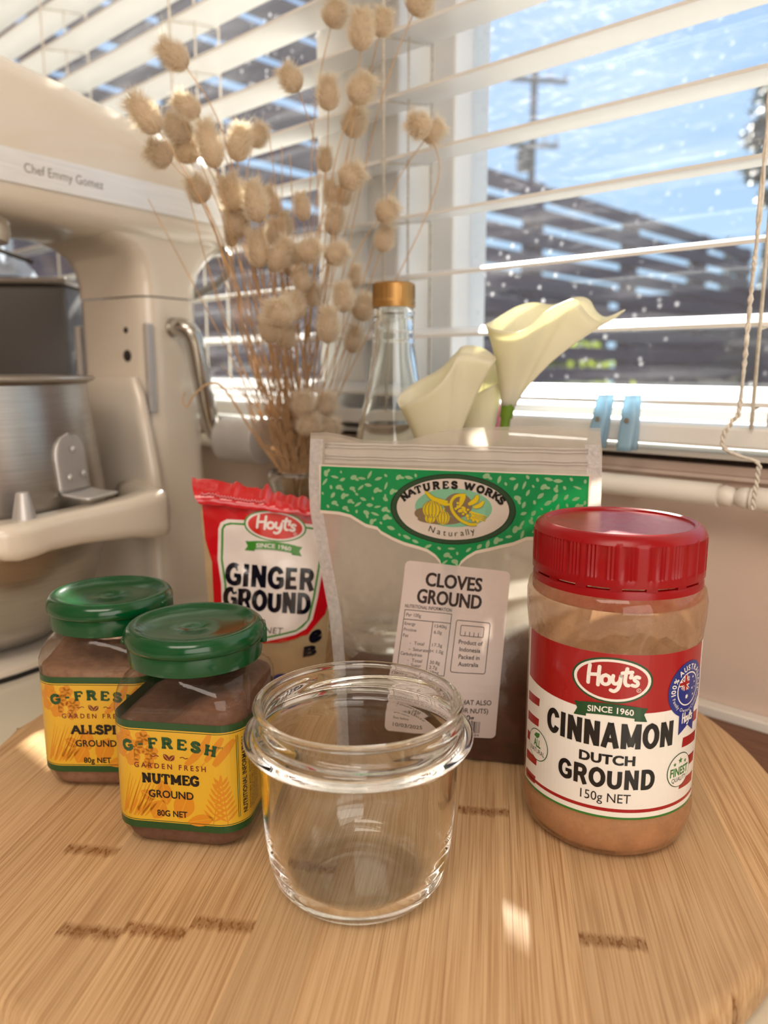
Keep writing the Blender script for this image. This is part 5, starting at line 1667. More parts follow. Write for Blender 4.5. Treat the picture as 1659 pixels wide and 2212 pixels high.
cuB = [-84 + 4 * k for k in range(36)]; cvB = [42 + 4 * k for k in range(27)]
band = a.build('printed_band', BPM, lambda u, v, l: bfront(u, v, 4 + l), bag, cu=cuB, cv=cvB, maxlayer=2.5)
a.build('emblem', BPM, lambda u, v, l: bfront(u, v, 4 + l), band, cu=cuB, cv=cvB, minlayer=2.6)
# sticker
m_stk = TL('sticker_paper', 'e9d8d2', .35, tcol='f0dcd0', rough=.35, scale=40, amt=.03, gloss=.05)
m_ink = TL('sticker_ink', '3a2f2b', .05, rough=.4, scale=220, amt=.25, gloss=.02)
SQ = (Vector((-34.8, 99.6)), Vector((17.2, 96.8)), Vector((13.2, 16.8)), Vector((-41.6, 15.0)))   # tl tr br bl
def stk(x, y, l):
    """x 0..54, y 0..83 (up) on the sticker"""
    q, r_ = x / 54, 1 - y / 83
    p = (SQ[0] * (1 - q) + SQ[1] * q) * (1 - r_) + (SQ[3] * (1 - q) + SQ[2] * q) * r_
    w_ = 1.6 * math.sin(q * PI) * math.sin(r_ * 3) * .3
    return bfront(p.x, p.y, 10 + l) + Vector((0, -.00012, 0))
a = Art()
a.rrect(0, 54, 0, 83, 2.6, 0, 0)
K = 1
a.btext('CLOVES', 11.4, 40.6, 71.6, 7.0, K, 2, .22); a.btext('GROUND', 8.0, 41.2, 63.2, 7.0, K, 2, .22)
a.text('NUTRITIONAL INFORMATION', 2.6, 26.6, 60.4, 1.7, K, 2, .01)
def box(x0, x1, y0, y1, wd): a.line([(x0, y0), (x1, y0), (x1, y1), (x0, y1), (x0, y0)], wd, K, 2)
box(2.8, 26.8, 31.0, 59.4, .3); a.line([(2.8, 55.0), (26.8, 55.0)], .3, K, 2); a.line([(17.8, 55.0), (17.8, 31.0)], .3, K, 2)
a.text('Per 100g', 3.8, 11.4, 56.4, 1.7, K, 2)
for y, l1, x_, r1 in ((52.4, 'Energy', 3.6, '1540kj'), (49.6, 'Protine', 3.6, '6.0g'), (46.9, 'Fat', 3.6, ''), (43.8, '-  Total', 7.6, '17.3g'), (41.0, '-  Saturated', 7.6, '< 1.0g'), (38.6, 'Carbohydrate', 3.6, ''), (36.0, '-  Total', 7.6, '30.8g'), (33.8, '-  Sugar', 7.6, '2.7g'), (31.6, 'Sodium', 3.6, '158mg')):
    a.text(l1, x_, x_ + len(l1) * .92, y, 1.55, K, 2)
    if r1: a.text(r1, 19.0, 19.0 + len(r1) * 1.0, y, 1.55, K, 2)
def rbox(x0, x1, y0, y1, r_, wd):
    p = []
    for cx_, cy_, a0 in ((x1 - r_, y0 + r_, -90), (x1 - r_, y1 - r_, 0), (x0 + r_, y1 - r_, 90), (x0 + r_, y0 + r_, 180)):
        for k in range(5): p.append((cx_ + r_ * math.cos(R(a0 + 22.5 * k)), cy_ + r_ * math.sin(R(a0 + 22.5 * k))))
    a.line(p + [p[0]], wd, K, 2)
rbox(29.6, 46.4, 33.2, 57.0, 1.0, .32); rbox(32.2, 43.6, 50.0, 54.8, .5, .3)
for k in range(4): a.line([(34.6 + 2.2 * k, 50.0), (34.6 + 2.2 * k, 52.0)], .3, K, 2)
for k, s_ in enumerate(('Product of', 'Indonesia', 'Packed in', 'Australia')): a.textc(s_, 37.9, 46.2 - k * 3.3, 2.0, K, 2, .012)
a.text('INGREDIENTS:', 1.0, 21.4, 27.0, 2.6, K, 2, .015); a.text('GROUND CLOVES', 1.0, 26.0, 22.8, 2.6, K, 2, .01)
a.text('(PACKED IN A FACILITY THAT ALSO', 1.0, 50.8, 17.9, 2.6, K, 2, .01); a.text('CONTAINS SESAME AND/OR NUTS)', 1.0, 49.6, 13.6, 2.6, K, 2, .01)
a.text('NET 100g', 27.0, 43.2, 9.6, 2.9, K, 2, .02)
a.text('Best before', 4.4, 13.0, 7.0, 1.4, K, 2); a.text('10/03/2025', 4.4, 21.0, 2.6, 2.2, K, 2, .01)
random.seed(8); x = 30.4
while x < 46.4:
    wd = random.choice((.22, .22, .4, .6)); a.rect(x, x + wd, 2.6, 9.0, K, 2); x += wd + random.choice((.25, .35, .55))
a.text('9 300812 00054', 31, 46, .8, 1.3, K, 2)
cS = [3 * k for k in range(1, 18)]; cT = [4 * k for k in range(1, 21)]
st = a.build('sticker', [m_stk, m_ink], stk, bag, cu=cS, cv=cT, maxlayer=1)
a.build('lettering', [m_stk, m_ink], stk, st, cu=cS, cv=cT, minlayer=1.5)

# ================================================================== water bottle behind
m_bgl = glass('bottle_glass', (.97, 1.0, .985))
m_water = glass('water', (.98, 1.0, 1.0), 1.333)
m_gold = P('gold_cap', 'a9814a', .36, .7, scale=50, amt=.12)
bt = empty('water_bottle', (0.0063, 0.520, BT)); tag(bt, 'clear glass bottle of water with a gold screw cap behind the clove pouch', 'bottle')
bo = [(0, .004), (.02, .0012), (.030, .0), (.0345, .0016), (.0362, .006), (.0365, .03), (.0365, .085), (.0352, .100), (.0322, .120), (.0275, .140), (.0232, .156), (.0196, .172), (.0170, .186), (.0152, .198), (.0139, .209), (.0136, .2115), (.0138, .2125), (.0132, .2140), (.0131, .2270), (.0136, .2282), (.0137, .2298), (.0129, .2308), (.0120, .2318), (.0118, .2460)]
bi = [(.0096, .2460), (.0096, .2310), (.0108, .214), (.0122, .200), (.0150, .1855), (.0176, .171), (.0212, .155), (.0255, .139), (.0302, .119), (.0332, .100), (.0345, .085), (.0345, .03), (.034, .009), (.030, .0055), (.02, .0060), (0, .008)]
G().lathe(bo + bi, 64).build('bottle_body', m_bgl, bt)
wp = [(0, .0086), (.02, .0066), (.0295, .0062), (.0334, .0095), (.0339, .03), (.0339, .085), (.0326, .0995), (.0296, .1187), (.0249, .1387), (.0206, .1547), (.0199, .158), (0, .158)]
G().lathe(wp, 64).build('water', m_water, bt, autosm=40)
def capmod(r, z, an, i): return r - (.0004 if (int(an / (2 * PI) * 120) % 2 and .238 < z < .245) else 0)
G().lathe([(.0126, .2322), (.0138, .2322), (.0141, .2330), (.0138, .2340), (.0142, .2352), (.0138, .2366), (.0139, .2382), (.0139, .2448), (.0136, .2468), (.0125, .2478), (.004, .2481), (0, .2481)], 120, mod=capmod).build('cap', m_gold, bt, autosm=40)

# ================================================================== calla lilies
m_cal = TL('calla_petal', 'fbf7ea', .50, tcol='fbf7cc', rough=.35, scale=70, amt=.03, gloss=.03)
m_cgr = TL('calla_green', '6f8f2c', .2, rough=.4, scale=60, amt=.12, gloss=.03)
m_spad = P('spadix_yellow', 'e2b52c', .7, scale=300, amt=.2, bump=.4)
RIM1 = [(0.0577,0.4550,0.2363),(0.0608,0.4460,0.2335),(0.0662,0.4420,0.2322),(0.0734,0.4400,0.2314),(0.0803,0.4420,0.2344),(0.0875,0.4460,0.2406),(0.0949,0.4500,0.2455),(0.1036,0.4520,0.2493),(0.1090,0.4530,0.2494),(0.1153,0.4530,0.2420),(0.1212,0.4520,0.2378),(0.1274,0.4500,0.2381),(0.1349,0.4480,0.2440),(0.1273,0.4560,0.2404),(0.1222,0.4600,0.2437),(0.1180,0.4620,0.2506),(0.1107,0.4640,0.2522),(0.0995,0.4680,0.2483),(0.0883,0.4740,0.2499),(0.0786,0.4740,0.2477),(0.0701,0.4700,0.2431),(0.0632,0.4640,0.2389)]
RIM2 = [(0.0081,0.4700,0.1936),(0.0100,0.4620,0.1891),(0.0137,0.4540,0.1919),(0.0242,0.4480,0.1973),(0.0326,0.4460,0.2043),(0.0385,0.4470,0.2127),(0.0416,0.4490,0.2185),(0.0472,0.4500,0.2202),(0.0539,0.4490,0.2185),(0.0614,0.4470,0.2164),(0.0631,0.4500,0.2179),(0.0582,0.4560,0.2225),(0.0515,0.4590,0.2247),(0.0455,0.4600,0.2243),(0.0423,0.4620,0.2209),(0.0325,0.4700,0.2109),(0.0211,0.4760,0.2047),(0.0121,0.4760,0.1984)]
RIM3 = [(0.0415,0.4780,0.1892),(0.0432,0.4700,0.1869),(0.0475,0.4650,0.1929),(0.0560,0.4620,0.1979),(0.0647,0.4620,0.2023),(0.0697,0.4630,0.2044),(0.0709,0.4660,0.2092),(0.0682,0.4700,0.2136),(0.0650,0.4730,0.2164),(0.0612,0.4780,0.2140),(0.0599,0.4820,0.2105),(0.0513,0.4860,0.2036),(0.0449,0.4860,0.1962)]
VB = Vector((0.070, 0.456, BT))
def calla(label, rim, base, r0, stem_pts, flare, mouth):
    base = Vector(base)
    root = empty('calla_lily', stem_pts[-1]); o0 = Vector(stem_pts[-1])
    tag(root, label, 'flower', 'calla lilies behind the pouch')
    rm = spline([Vector(p) for p in rim], 4, True)
    cen = sum(rm, Vector()) / len(rm)
    mouth = Vector(mouth)
    ax = (mouth - base)
    rings = []
    NL = 16
    n = len(rm)
    ar = ax.normalized(); e1 = ar.orthogonal().normalized()
    # start angle so that the base ring lines up with the rim
    e1 = (rm[0] - mouth); e1 = (e1 - ar * e1.dot(ar)).normalized(); e2 = ar.cross(e1)
    angs = []
    for p in rm:
        d = p - mouth; angs.append(math.atan2(d.dot(e2), d.dot(e1)))
    un = [angs[0]]
    for q in angs[1:]:
        d = q - un[-1]
        while d > PI: d -= 2 * PI
        while d < -PI: d += 2 * PI
        un.append(un[-1] + d)
    sgn = 1 if un[-1] > un[0] else -1
    for j in range(NL + 1):
        q = j / NL; rg = []
        for k in range(n):
            ba = sgn * 2 * PI * k / n
            rp_ = rm[k]
            d = rp_ - mouth; rad = d - ar * d.dot(ar)
            b0 = base + (e1 * math.cos(ba) + e2 * math.sin(ba)) * r0
            near = rad.length
            lim = min(1.0, flare / max(near, 1e-6))
            cp = base + ax * .62 + rad * lim * .62
            rg.append(bez(b0, cp, rp_, q))
        rings.append([p - o0 for p in rg])
    g = G().loft(rings)
    for p_ in range(1):
        pass
    # give the sheet a little thickness along the rim
    o = g.build('spathe', m_cal, root)
    sol = o.modifiers.new('thick', 'SOLIDIFY'); sol.thickness = .0007; sol.offset = 0
    # green throat
    tg = [[(base + (e1 * math.cos(sgn * 2 * PI * k / 20) + e2 * math.sin(sgn * 2 * PI * k / 20)) * (r0 * 1.12 + .0006 * q) + ar * (-.006 + .018 * q) - o0) for k in range(20)] for q in (0, .33, .66, 1)]
    G().loft(tg).build('throat', m_cgr, root)
    G().tube(spline([base - o0 + ar * .004, base - o0 + ar * (ax.length * .45), base - o0 + ar * (ax.length * .8)], 5), lambda q: .0028 * (1 - .4 * q), 10).build('spadix', m_spad, root)
    G().tube(spline([base - o0 + ar * .002] + [Vector(p) - o0 for p in stem_pts], 6), .0030, 10).build('stem', m_cgr, root)
calla('tallest calla lily, opening to the right with a long curled tip', RIM1, (0.0723, 0.4580, 0.1890), .0034, [(0.0707, .4572, .178), (0.0690, .4568, .150), (0.0700, .456, .10), (0.071, .456, .027)], .020, (0.0800, 0.458, 0.2365))
calla('low calla lily at the left beside the bottle, its tip arching right', RIM2, (0.0335, 0.4600, 0.1420), .0045, [(0.037, .459, .128), (0.050, .457, .10), (0.062, .456, .08), (0.066, .455, .027)], .022, (0.0270, 0.462, 0.1990))
calla('half hidden calla lily between the other two, yellow where the sun shines through', RIM3, (0.0575, 0.4700, 0.1420), .0045, [(0.059, .466, .128), (0.064, .460, .10), (0.070, .458, .08), (0.074, .459, .027)], .018, (0.0570, 0.474, 0.1985))
vs_ = empty('flower_vase', VB); tag(vs_, 'small clear glass tumbler holding the calla lilies behind the pouch', 'vase')
G().lathe([(0, 0), (.022, 0), (.0245, .002), (.0262, .03), (.028, .078), (.0272, .0788), (.0262, .078), (.0246, .03), (.0225, .006), (0, .005)], 40).build('tumbler', m_bgl, vs_, autosm=50)

# ================================================================== vase of dried bunny-tail grass
TAILS = [
(-0.0361,0.5700,0.4352,-0.0288,0.5660,0.4507,0.0063),
(-0.0152,0.5500,0.4135,-0.0140,0.5460,0.4372,0.0060),
(-0.0037,0.5600,0.4256,0.0015,0.5560,0.4414,0.0056),
(0.0180,0.5500,0.4348,0.0248,0.5460,0.4442,0.0066),
(-0.1228,0.5300,0.3971,-0.1394,0.5260,0.4096,0.0059),
(-0.1341,0.5000,0.3512,-0.1503,0.4960,0.3690,0.0060),
(-0.1189,0.5400,0.3716,-0.1337,0.5360,0.3821,0.0054),
(-0.1302,0.5600,0.3630,-0.1460,0.5560,0.3755,0.0068),
(-0.1328,0.5200,0.3395,-0.1475,0.5160,0.3473,0.0063),
(-0.1319,0.5700,0.3501,-0.1380,0.5660,0.3696,0.0075),
(-0.1056,0.5200,0.3352,-0.1116,0.5160,0.3619,0.0058),
(-0.0977,0.5500,0.3463,-0.0930,0.5460,0.3692,0.0058),
(-0.0925,0.5800,0.3636,-0.0850,0.5760,0.3732,0.0053),
(-0.0552,0.5500,0.3899,-0.0657,0.5460,0.4033,0.0055),
(-0.0363,0.5500,0.3775,-0.0366,0.5460,0.3980,0.0054),
(-0.0201,0.5400,0.3789,-0.0090,0.5360,0.3950,0.0063),
(-0.0230,0.5700,0.3666,-0.0170,0.5660,0.3851,0.0063),
(0.0302,0.5450,0.3636,0.0187,0.5410,0.3685,0.0060),
(0.0263,0.5600,0.3623,0.0373,0.5560,0.3700,0.0054),
(-0.1194,0.5500,0.3209,-0.1275,0.5460,0.3359,0.0058),
(-0.0980,0.5500,0.3159,-0.1049,0.5460,0.3371,0.0066),
(-0.0817,0.5400,0.3062,-0.0876,0.5360,0.3313,0.0060),
(-0.0772,0.5800,0.3184,-0.0834,0.5760,0.3365,0.0047),
(-0.0978,0.5600,0.3007,-0.1041,0.5560,0.3202,0.0062),
(-0.0714,0.5900,0.3044,-0.0721,0.5860,0.3216,0.0042),
(-0.0787,0.5800,0.2967,-0.0760,0.5760,0.3150,0.0053),
(-0.0558,0.5700,0.3124,-0.0578,0.5660,0.3306,0.0041),
(-0.0840,0.5500,0.2784,-0.0863,0.5460,0.3029,0.0055),
(-0.0768,0.5500,0.2764,-0.0639,0.5460,0.2971,0.0053),
(-0.0681,0.5700,0.2755,-0.0596,0.5660,0.2953,0.0052),
(-0.0561,0.5400,0.2833,-0.0433,0.5360,0.2926,0.0057),
(-0.0392,0.5500,0.2832,-0.0255,0.5460,0.2916,0.0055),
(-0.0292,0.5500,0.3320,-0.0136,0.5460,0.3412,0.0064),
(-0.0428,0.6000,0.3512,-0.0423,0.5960,0.3652,0.0042),
(-0.0359,0.6000,0.3251,-0.0395,0.5960,0.3460,0.0045),
(-0.0304,0.6000,0.3279,-0.0270,0.5960,0.3433,0.0045),
(-0.0371,0.5800,0.3044,-0.0329,0.5760,0.3236,0.0053),
(-0.0044,0.5600,0.3119,0.0076,0.5560,0.3208,0.0059),
(-0.0025,0.5700,0.2916,0.0035,0.5660,0.3088,0.0049),
(-0.0552,0.5500,0.2629,-0.0575,0.5460,0.2793,0.0044),
(-0.0519,0.5700,0.2543,-0.0498,0.5660,0.2703,0.0049),
(-0.0271,0.5500,0.2491,-0.0286,0.5460,0.2692,0.0053),
(-0.0642,0.5000,0.2364,-0.0665,0.4960,0.2540,0.0071),
(-0.0617,0.5500,0.2434,-0.0627,0.5460,0.2630,0.0061),
(-0.0758,0.5400,0.2283,-0.0781,0.5360,0.2464,0.0052),
(-0.0689,0.5600,0.2247,-0.0680,0.5560,0.2410,0.0048),
(-0.0377,0.5400,0.2279,-0.0371,0.5360,0.2520,0.0054),
(-0.0178,0.5700,0.2451,-0.0108,0.5660,0.2630,0.0063),
(-0.0238,0.5800,0.2224,-0.0200,0.5760,0.2419,0.0050),
(-0.0566,0.5600,0.1786,-0.0573,0.5560,0.1950,0.0059),
(-0.0429,0.5700,0.1783,-0.0410,0.5660,0.1943,0.0060),
(-0.0535,0.5600,0.1634,-0.0528,0.5560,0.1802,0.0065),
(-0.0408,0.5700,0.1608,-0.0392,0.5660,0.1742,0.0063),
(-0.1068,0.5700,0.2952,-0.1058,0.5660,0.3026,0.0034),
(-0.0212,0.5800,0.2683,-0.0201,0.5760,0.2776,0.0035),
]

VX, VY = -0.0675, 0.600
m_vgl = glass('vase_glass', (.97, .99, .97))
m_twine = P('twine', '9a6a3c', .8, scale=200, amt=.25, bump=.6)
vase = empty('grass_vase', (VX, VY, 0)); tag(vase, 'small clear glass bottle vase tied with brown twine, holding the dried grass', 'vase')
vo_ = [(0, .003), (.02, .001), (.027, 0), (.030, .002), (.0315, .012), (.0315, .060), (.029, .078), (.0225, .092), (.0195, .100), (.0190, .118), (.0205, .1225), (.0225, .126), (.0228, .130), (.0215, .134)]
vi_ = [(.0198, .1338), (.0185, .128), (.0172, .120), (.0172, .100), (.020, .090), (.0268, .076), (.0290, .06), (.0290, .014), (.026, .006), (0, .007)]
G().lathe(vo_ + vi_, 48).build('vase_body', m_vgl, vase)
g = G()
for k in range(5):
    g.tube([((.0203) * math.cos(2 * PI * j / 40), .0203 * math.sin(2 * PI * j / 40), .1035 + .0024 * k + .0005 * math.sin(j * .4 + k)) for j in range(40)], .0014, 6, closed=True)
g.build('twine_band', m_twine, vase)

m_fur = TL('tail_fur', 'efe3d3', .45, tcol='fbeed2', rough=.6, scale=60, amt=.06, gloss=.0)
m_core = TL('tail_core', 'd9c6b0', .35, tcol='f2dcb8', rough=.8, scale=90, amt=.12, gloss=.0)
m_straw = TL('straw', 'd8b48a', .35, tcol='ecca94', rough=.5, scale=80, amt=.18, gloss=.02)
def egg(q):                 # radius along the head, q from stem end to tip
    return (math.sin(PI * q ** .80) ** .62) * (1 - .12 * q) if 0 < q < .99 else .0
random.seed(77)
HEADS = []
for var in range(4):
    g = G(); rnd = random.Random(100 + var)
    prof = [(0, 0)] + [(.0068 * egg(k / 12), .03 * k / 12) for k in range(1, 12)] + [(0, .0297)]
    g.lathe(prof, 16, m=1)
    for k in range(1700):
        q = rnd.random() ** .9 * .97 + .01; an = rnd.uniform(0, 2 * PI)
        r0 = .0066 * egg(q)
        base = Vector((r0 * math.cos(an), r0 * math.sin(an), .03 * q))
        outd = Vector((math.cos(an), math.sin(an), 0))
        d = (outd * rnd.uniform(.6, 1.0) + Vector((0, 0, rnd.uniform(.25, .9))) + Vector((rnd.gauss(0, .18), rnd.gauss(0, .18), rnd.gauss(0, .12)))).normalized()
        L = rnd.uniform(.0032, .0064) * (1 + .5 * (q > .8))
        if rnd.random() < .03: L *= 2.0
        sd_ = d.cross(Vector((rnd.gauss(0, 1), rnd.gauss(0, 1), rnd.gauss(0, 1)))).normalized() * .00016
        tip = base + d * L + Vector((0, 0, L * .25))
        g.add([base - sd_, base + sd_, tip], [(0, 1, 2)], 0)
    me = bpy.data.meshes.new('fluffy_head'); me.from_pydata([tuple(v) for v in g.v], [], g.f)
    me.materials.append(m_fur); me.materials.append(m_core); me.polygons.foreach_set('material_index', g.m)
    me.polygons.foreach_set('use_smooth', [True] * len(me.polygons)); me.update()
    HEADS.append(me)
def place(h, t_):
    if h.x < -.125: return 'leaning far left before the mixer'
    if h.z > .40 and h.x > -.03: return 'standing highest, up by the window post'
    if h.x > -.005: return 'leaning right in front of the blue sky'
    if h.z < .19: return 'low down near the neck of the vase'
    if h.z > .33: return 'standing tall above the middle of the bunch'
    if h.x < -.085: return 'on the left side of the bunch'
    return 'in the thick middle of the bunch'
def spot(b, t_):
    col = 'pale fluffy'
    return col
SEEN = {}
order = sorted(range(len(TAILS)), key=lambda i: TAILS[i][0])
rank = {}
for i in order:
    b = Vector(TAILS[i][:3]); pl = place(b, None); SEEN.setdefault(pl, []).append(i)
ORD = ['first', 'second', 'third', 'fourth', 'fifth', 'sixth', 'seventh', 'eighth', 'ninth', 'tenth', 'eleventh', 'twelfth', 'thirteenth', 'fourteenth', 'fifteenth', 'sixteenth', 'seventeenth', 'eighteenth', 'nineteenth', 'twentieth', 'twenty-first', 'twenty-second', 'twenty-third', 'twenty-fourth']
def foot(i):
    rnd = random.Random(500 + i)
    a_ = rnd.uniform(0, 2 * PI); r = .013 * math.sqrt(rnd.random())
    return Vector((VX + r * math.cos(a_) * 1.0, VY + r * math.sin(a_), .128)), Vector((VX - r * .9 * math.cos(a_), VY - r * .9 * math.sin(a_), .012))
for i, T_ in enumerate(TAILS):
    b, tp_, r = Vector(T_[:3]), Vector(T_[3:6]), T_[6]
    pl = place(b, None); idx = SEEN[pl].index(i); nn = len(SEEN[pl])
    lb = 'bunny tail grass head ' + pl + (', ' + (ORD[idx] + ' from the left') if nn > 1 else '')
    mid, ft = foot(i)
    root = empty('bunny_tail', ft); tag(root, lb, 'dried grass', 'dried bunny tails in the vase')
    d = tp_ - b
    h = bpy.data.objects.new('fluffy_head', HEADS[i % 4]); C.objects.link(h); h.parent = root
    h.location = b - ft
    q = d.to_track_quat('Z', 'Y').to_euler(); h.rotation_euler = q
    k = max(.55, min(2.0, d.length / .031)); kr = max(.6, min(2.1, r * 1.25 / .0072))
    h.scale = (kr, kr, k)
    hd = d.normalized()
    c1 = b - (hd * .35 + (b - mid).normalized() * .65) * max(.018, (b - mid).length * .20)
    pts = spline([ft, mid, mid * .62 + c1 * .38 + Vector((0, 0, .004)), c1, b + hd * .002], 8)
    G().tube([p - ft for p in pts], lambda q: .00048 - .00013 * q, 5).build('stem', m_straw, root)
# bare straws between them
for i in range(110):
    rnd = random.Random(900 + i)
    mid, ft = foot(200 + i)
    an = rnd.gauss(0, .15 if i < 60 else .09) - .05; L = rnd.uniform(.05, .24) if i % 3 else rnd.uniform(.04, .10)
    fy = rnd.gauss(-.02, .03) - .15 * abs(an) * .3
    top = mid + Vector((math.sin(an) * L * 1.05 - .010, max(-.09, min(.014, fy)) * (L / .2), math.cos(an) * L))
    if i < 4:
        L = .05 + .012 * i; top = mid + Vector((-.02 - .011 * i, -.03 - .003 * i, L))
    root = empty('dried_stalk', ft); tag(root, 'thin bare golden straw among the bunny tails in the vase', 'dried grass', 'bare straws among the bunny tails')
    ben = Vector((rnd.gauss(0, .006), 0, 0))
    pts = spline([ft, mid, (mid + top) / 2 + ben, top], 7)
    G().tube([p - ft for p in pts], lambda q: .0006 - .0003 * q, 5).build('stalk', m_straw, root)
# curled dry leaf at the left of the bunch
root = empty('dried_leaf', (VX, VY, .125)); tag(root, 'curled dry tendril hooking left out of the grass bunch', 'dried leaf')
pp = spline([Vector((-.006, -.006, 0)), Vector((-.028, -.03, .040)), Vector((-.046, -.04, .072)), Vector((-.056, -.045, .076)), Vector((-.066, -.048, .068)), Vector((-.071, -.048, .060)), Vector((-.074, -.048, .064)), Vector((-.072, -.048, .070))], 7)
G().tube(pp, lambda q: .0010 - .0006 * q, 6).build('tendril', m_straw, root)

# ================================================================== stand mixer with a steel bowl
m_cream = P('cream_enamel', 'e3d7c6', .20, scale=6, amt=.02, coat=.5)
m_steel = P('brushed_steel', 'b9b4ae', .30, 1.0, scale=30, amt=.10, stretch=(1, 1, 30), aniso=.3)
m_steelp = P('polished_steel', 'c2beb8', .16, 1.0, scale=30, amt=.05)
m_satin = P('satin_aluminium', 'cbc8c6', .40, .55, scale=30, amt=.04)
m_band = P('brushed_band', 'f2f0ee', .35, .25, scale=30, amt=.05, stretch=(1, 1, 20))
m_dark = P('dark_hole', '2a2420', .7)
m_rub = P('black_rubber', '15130f', .7)
m_grey = P('grey_inscription', '8d8780', .5)
MX = empty('stand_mixer', (-.1548, .7137, 0), math.atan2(-math.cos(R(33)), -math.sin(R(33))))
tag(MX, 'cream stand mixer with a steel bowl, brushed trim band and side crank lever', 'mixer')
Wc = .092
QM = -Wc / 2
def body_ring(p0, p1, z, q0, q1, r, n=64):
    cx_, cy_ = (p0 + p1) / 2, (q0 + q1) / 2
    return [(x + cx_, y + cy_, z) for x, y in rsq((p1 - p0) / 2, r, n, hy=(q1 - q0) / 2)]
# column, flaring into the head above the seam
col = [(-.004, .080, .0, -Wc - .012, .012, .020), (-.004, .080, .012, -Wc - .010, .010, .020), (.002, .076, .03, -Wc - .003, .003, .018), (.006, .073, .08, -Wc, .0, .016), (.010, .072, .17, -Wc, .0, .015), (.011, .072, .2690, -Wc, .0, .015)]
G().loft([body_ring(a_, b_, z, q0, q1, r) for a_, b_, z, q0, q1, r in col], cap0=True, cap1=True).build('column', m_cream, MX, autosm=50)
nk = [(.011, .073, .2702, -Wc - .0005, .0005, .015), (.010, .0735, .280, -Wc - .0005, .0005, .015), (.0055, .076, .292, -Wc - .001, .001, .016), (-.004, .083, .302, -Wc - .002, .002, .018), (-.016, .096, .3095, -Wc - .003, .003, .020), (-.026, .115, .3150, -Wc - .003, .003, .02), (-.030, .13, .320, -Wc - .003, .003, .02)]
G().loft([body_ring(a_, b_, z, q0, q1, r) for a_, b_, z, q0, q1, r in nk], cap0=True, cap1=True).build('neck', m_cream, MX, autosm=60)
# head: long body, seen from its right-hand side; section across q, z at stations along p
HW = .058
def head_sec(top, wd, bot=.3125):
    pts = []
    n = 40
    for k in range(n):
        an = 2 * PI * k / n
        c, s_ = math.cos(an), math.sin(an)
        ex = .48 if s_ > 0 else .40
        x = abs(c) ** ex * (1 if c >= 0 else -1) * wd
        zc = .345
        z = zc + (abs(s_) ** (.80 if s_ > 0 else .45)) * ((top - zc) if s_ > 0 else -(zc - bot))
        pts.append((x, z))
    return pts
st_ = [(-.035, .350, .010, .334), (-.0335, .368, .034, .322), (-.029, .378, .046, .317), (-.021, .387, .053, .314), (-.008, .395, .0565, .3125), (.03, .403, HW, .312), (.08, .411, HW, .312), (.14, .420, HW, .312), (.20, .427, HW, .312), (.25, .429, .057, .312), (.285, .427, .054, .313), (.305, .419, .047, .316), (.316, .404, .036, .322), (.320, .388, .022, .334)]
rg = []
for p, top, wd, bot in st_:
    rg.append([(p, QM + x, z) for x, z in head_sec(top, wd, bot)])
hd_ = G().loft(rg, cap0=True, cap1=True).build('head', m_cream, MX, autosm=70)
# trim band round the sides with the engraved name
def side_q(p, z):
    """q of the near side of the head at p, z"""
    for (pa, ta, wa, ba), (pb, tb, wb, bb) in zip(st_[:-1], st_[1:]):
        if pa <= p <= pb:
            k = (p - pa) / (pb - pa); top = ta + (tb - ta) * k; wd = wa + (wb - wa) * k; bot = ba + (bb - ba) * k
            zc = .345
            if z >= zc: s_ = min(1, ((z - zc) / (top - zc)) ** (1 / .80)); ex = .48
            else: s_ = min(1, ((zc - z) / (zc - bot)) ** (1 / .45)); ex = .40
            return QM + wd * max(0, math.sqrt(max(0, 1 - s_ * s_))) ** ex
    return QM
def band_pt(i, j, off):
    p = -.0335 + .347 * i; z = .3335 + .0215 * j
    return Vector((p, side_q(p, z) + off, z))
g = G()
g.grid(lambda i, j: band_pt(1 - i, j, .0012), 90, 6)
g.grid(lambda i, j: band_pt(1 - i, 1, .0012 * (1 - j)), 90, 1); g.grid(lambda i, j: band_pt(1 - i, 0, .0012 * j), 90, 1)
bnd = g.build('trim_band', m_band, hd_, autosm=40)
a = Art()
a.text('Chef Emmy Gomez', 0, 63, 0, 6.4, 0, 0, -.004)
def bm_(u, v, l):
    p = .1800 - u * .001; z = .3415 + v * .001
    return Vector((p, side_q(p, z) + .0015, z))
# (the name runs from the front of the head towards the column)
nm = a.build('engraving', [m_grey], lambda u, v, l: bm_(u, v, l), hd_)
# far side band
g = G(); g.grid(lambda i, j: Vector((band_pt(i, j, .0012).x, 2 * QM - band_pt(i, j, .0012).y, band_pt(i, j, 0).z)), 60, 4); g.build('trim_band', m_band, hd_)
# planetary hub under the head, with the beater shaft
T = Matrix.Translation((.196, QM - .004, 0))
G().lathe([(0, .318), (.036, .318), (.036, .306), (.034, .301), (.024, .298), (.0225, .292), (.012, .290), (0, .290)], 40, T=T).build('planetary_hub', m_cream, MX, autosm=40)
G().lathe([(0, .292), (.007, .292), (.007, .262), (.005, .258), (0, .258)], 20, T=Matrix.Translation((.210, QM + .004, 0))).build('beater_shaft', m_steelp, MX, autosm=40)
# screw holes on the column front
for z, r in ((.243, .0026), (.222, .0050)):
    G().lathe([(0, 0), (r, 0), (r * .9, .0006), (0, .0006)], 16, T=Matrix.Translation((.0722, -.026, z)) @ Matrix.Rotation(R(90), 4, 'Y')).build('screw_hole', m_dark, MX)
# slot guides on the column for the bowl lift
G().box(.066, .0735, -.004, .0015, .175, .2480, b=.0012).build('lift_slot', m_satin, MX, smooth=False)
G().box(.066, .0735, -Wc - .0015, -Wc + .004, .175, .2480, b=.0012).build('lift_slot', m_satin, MX, smooth=False)
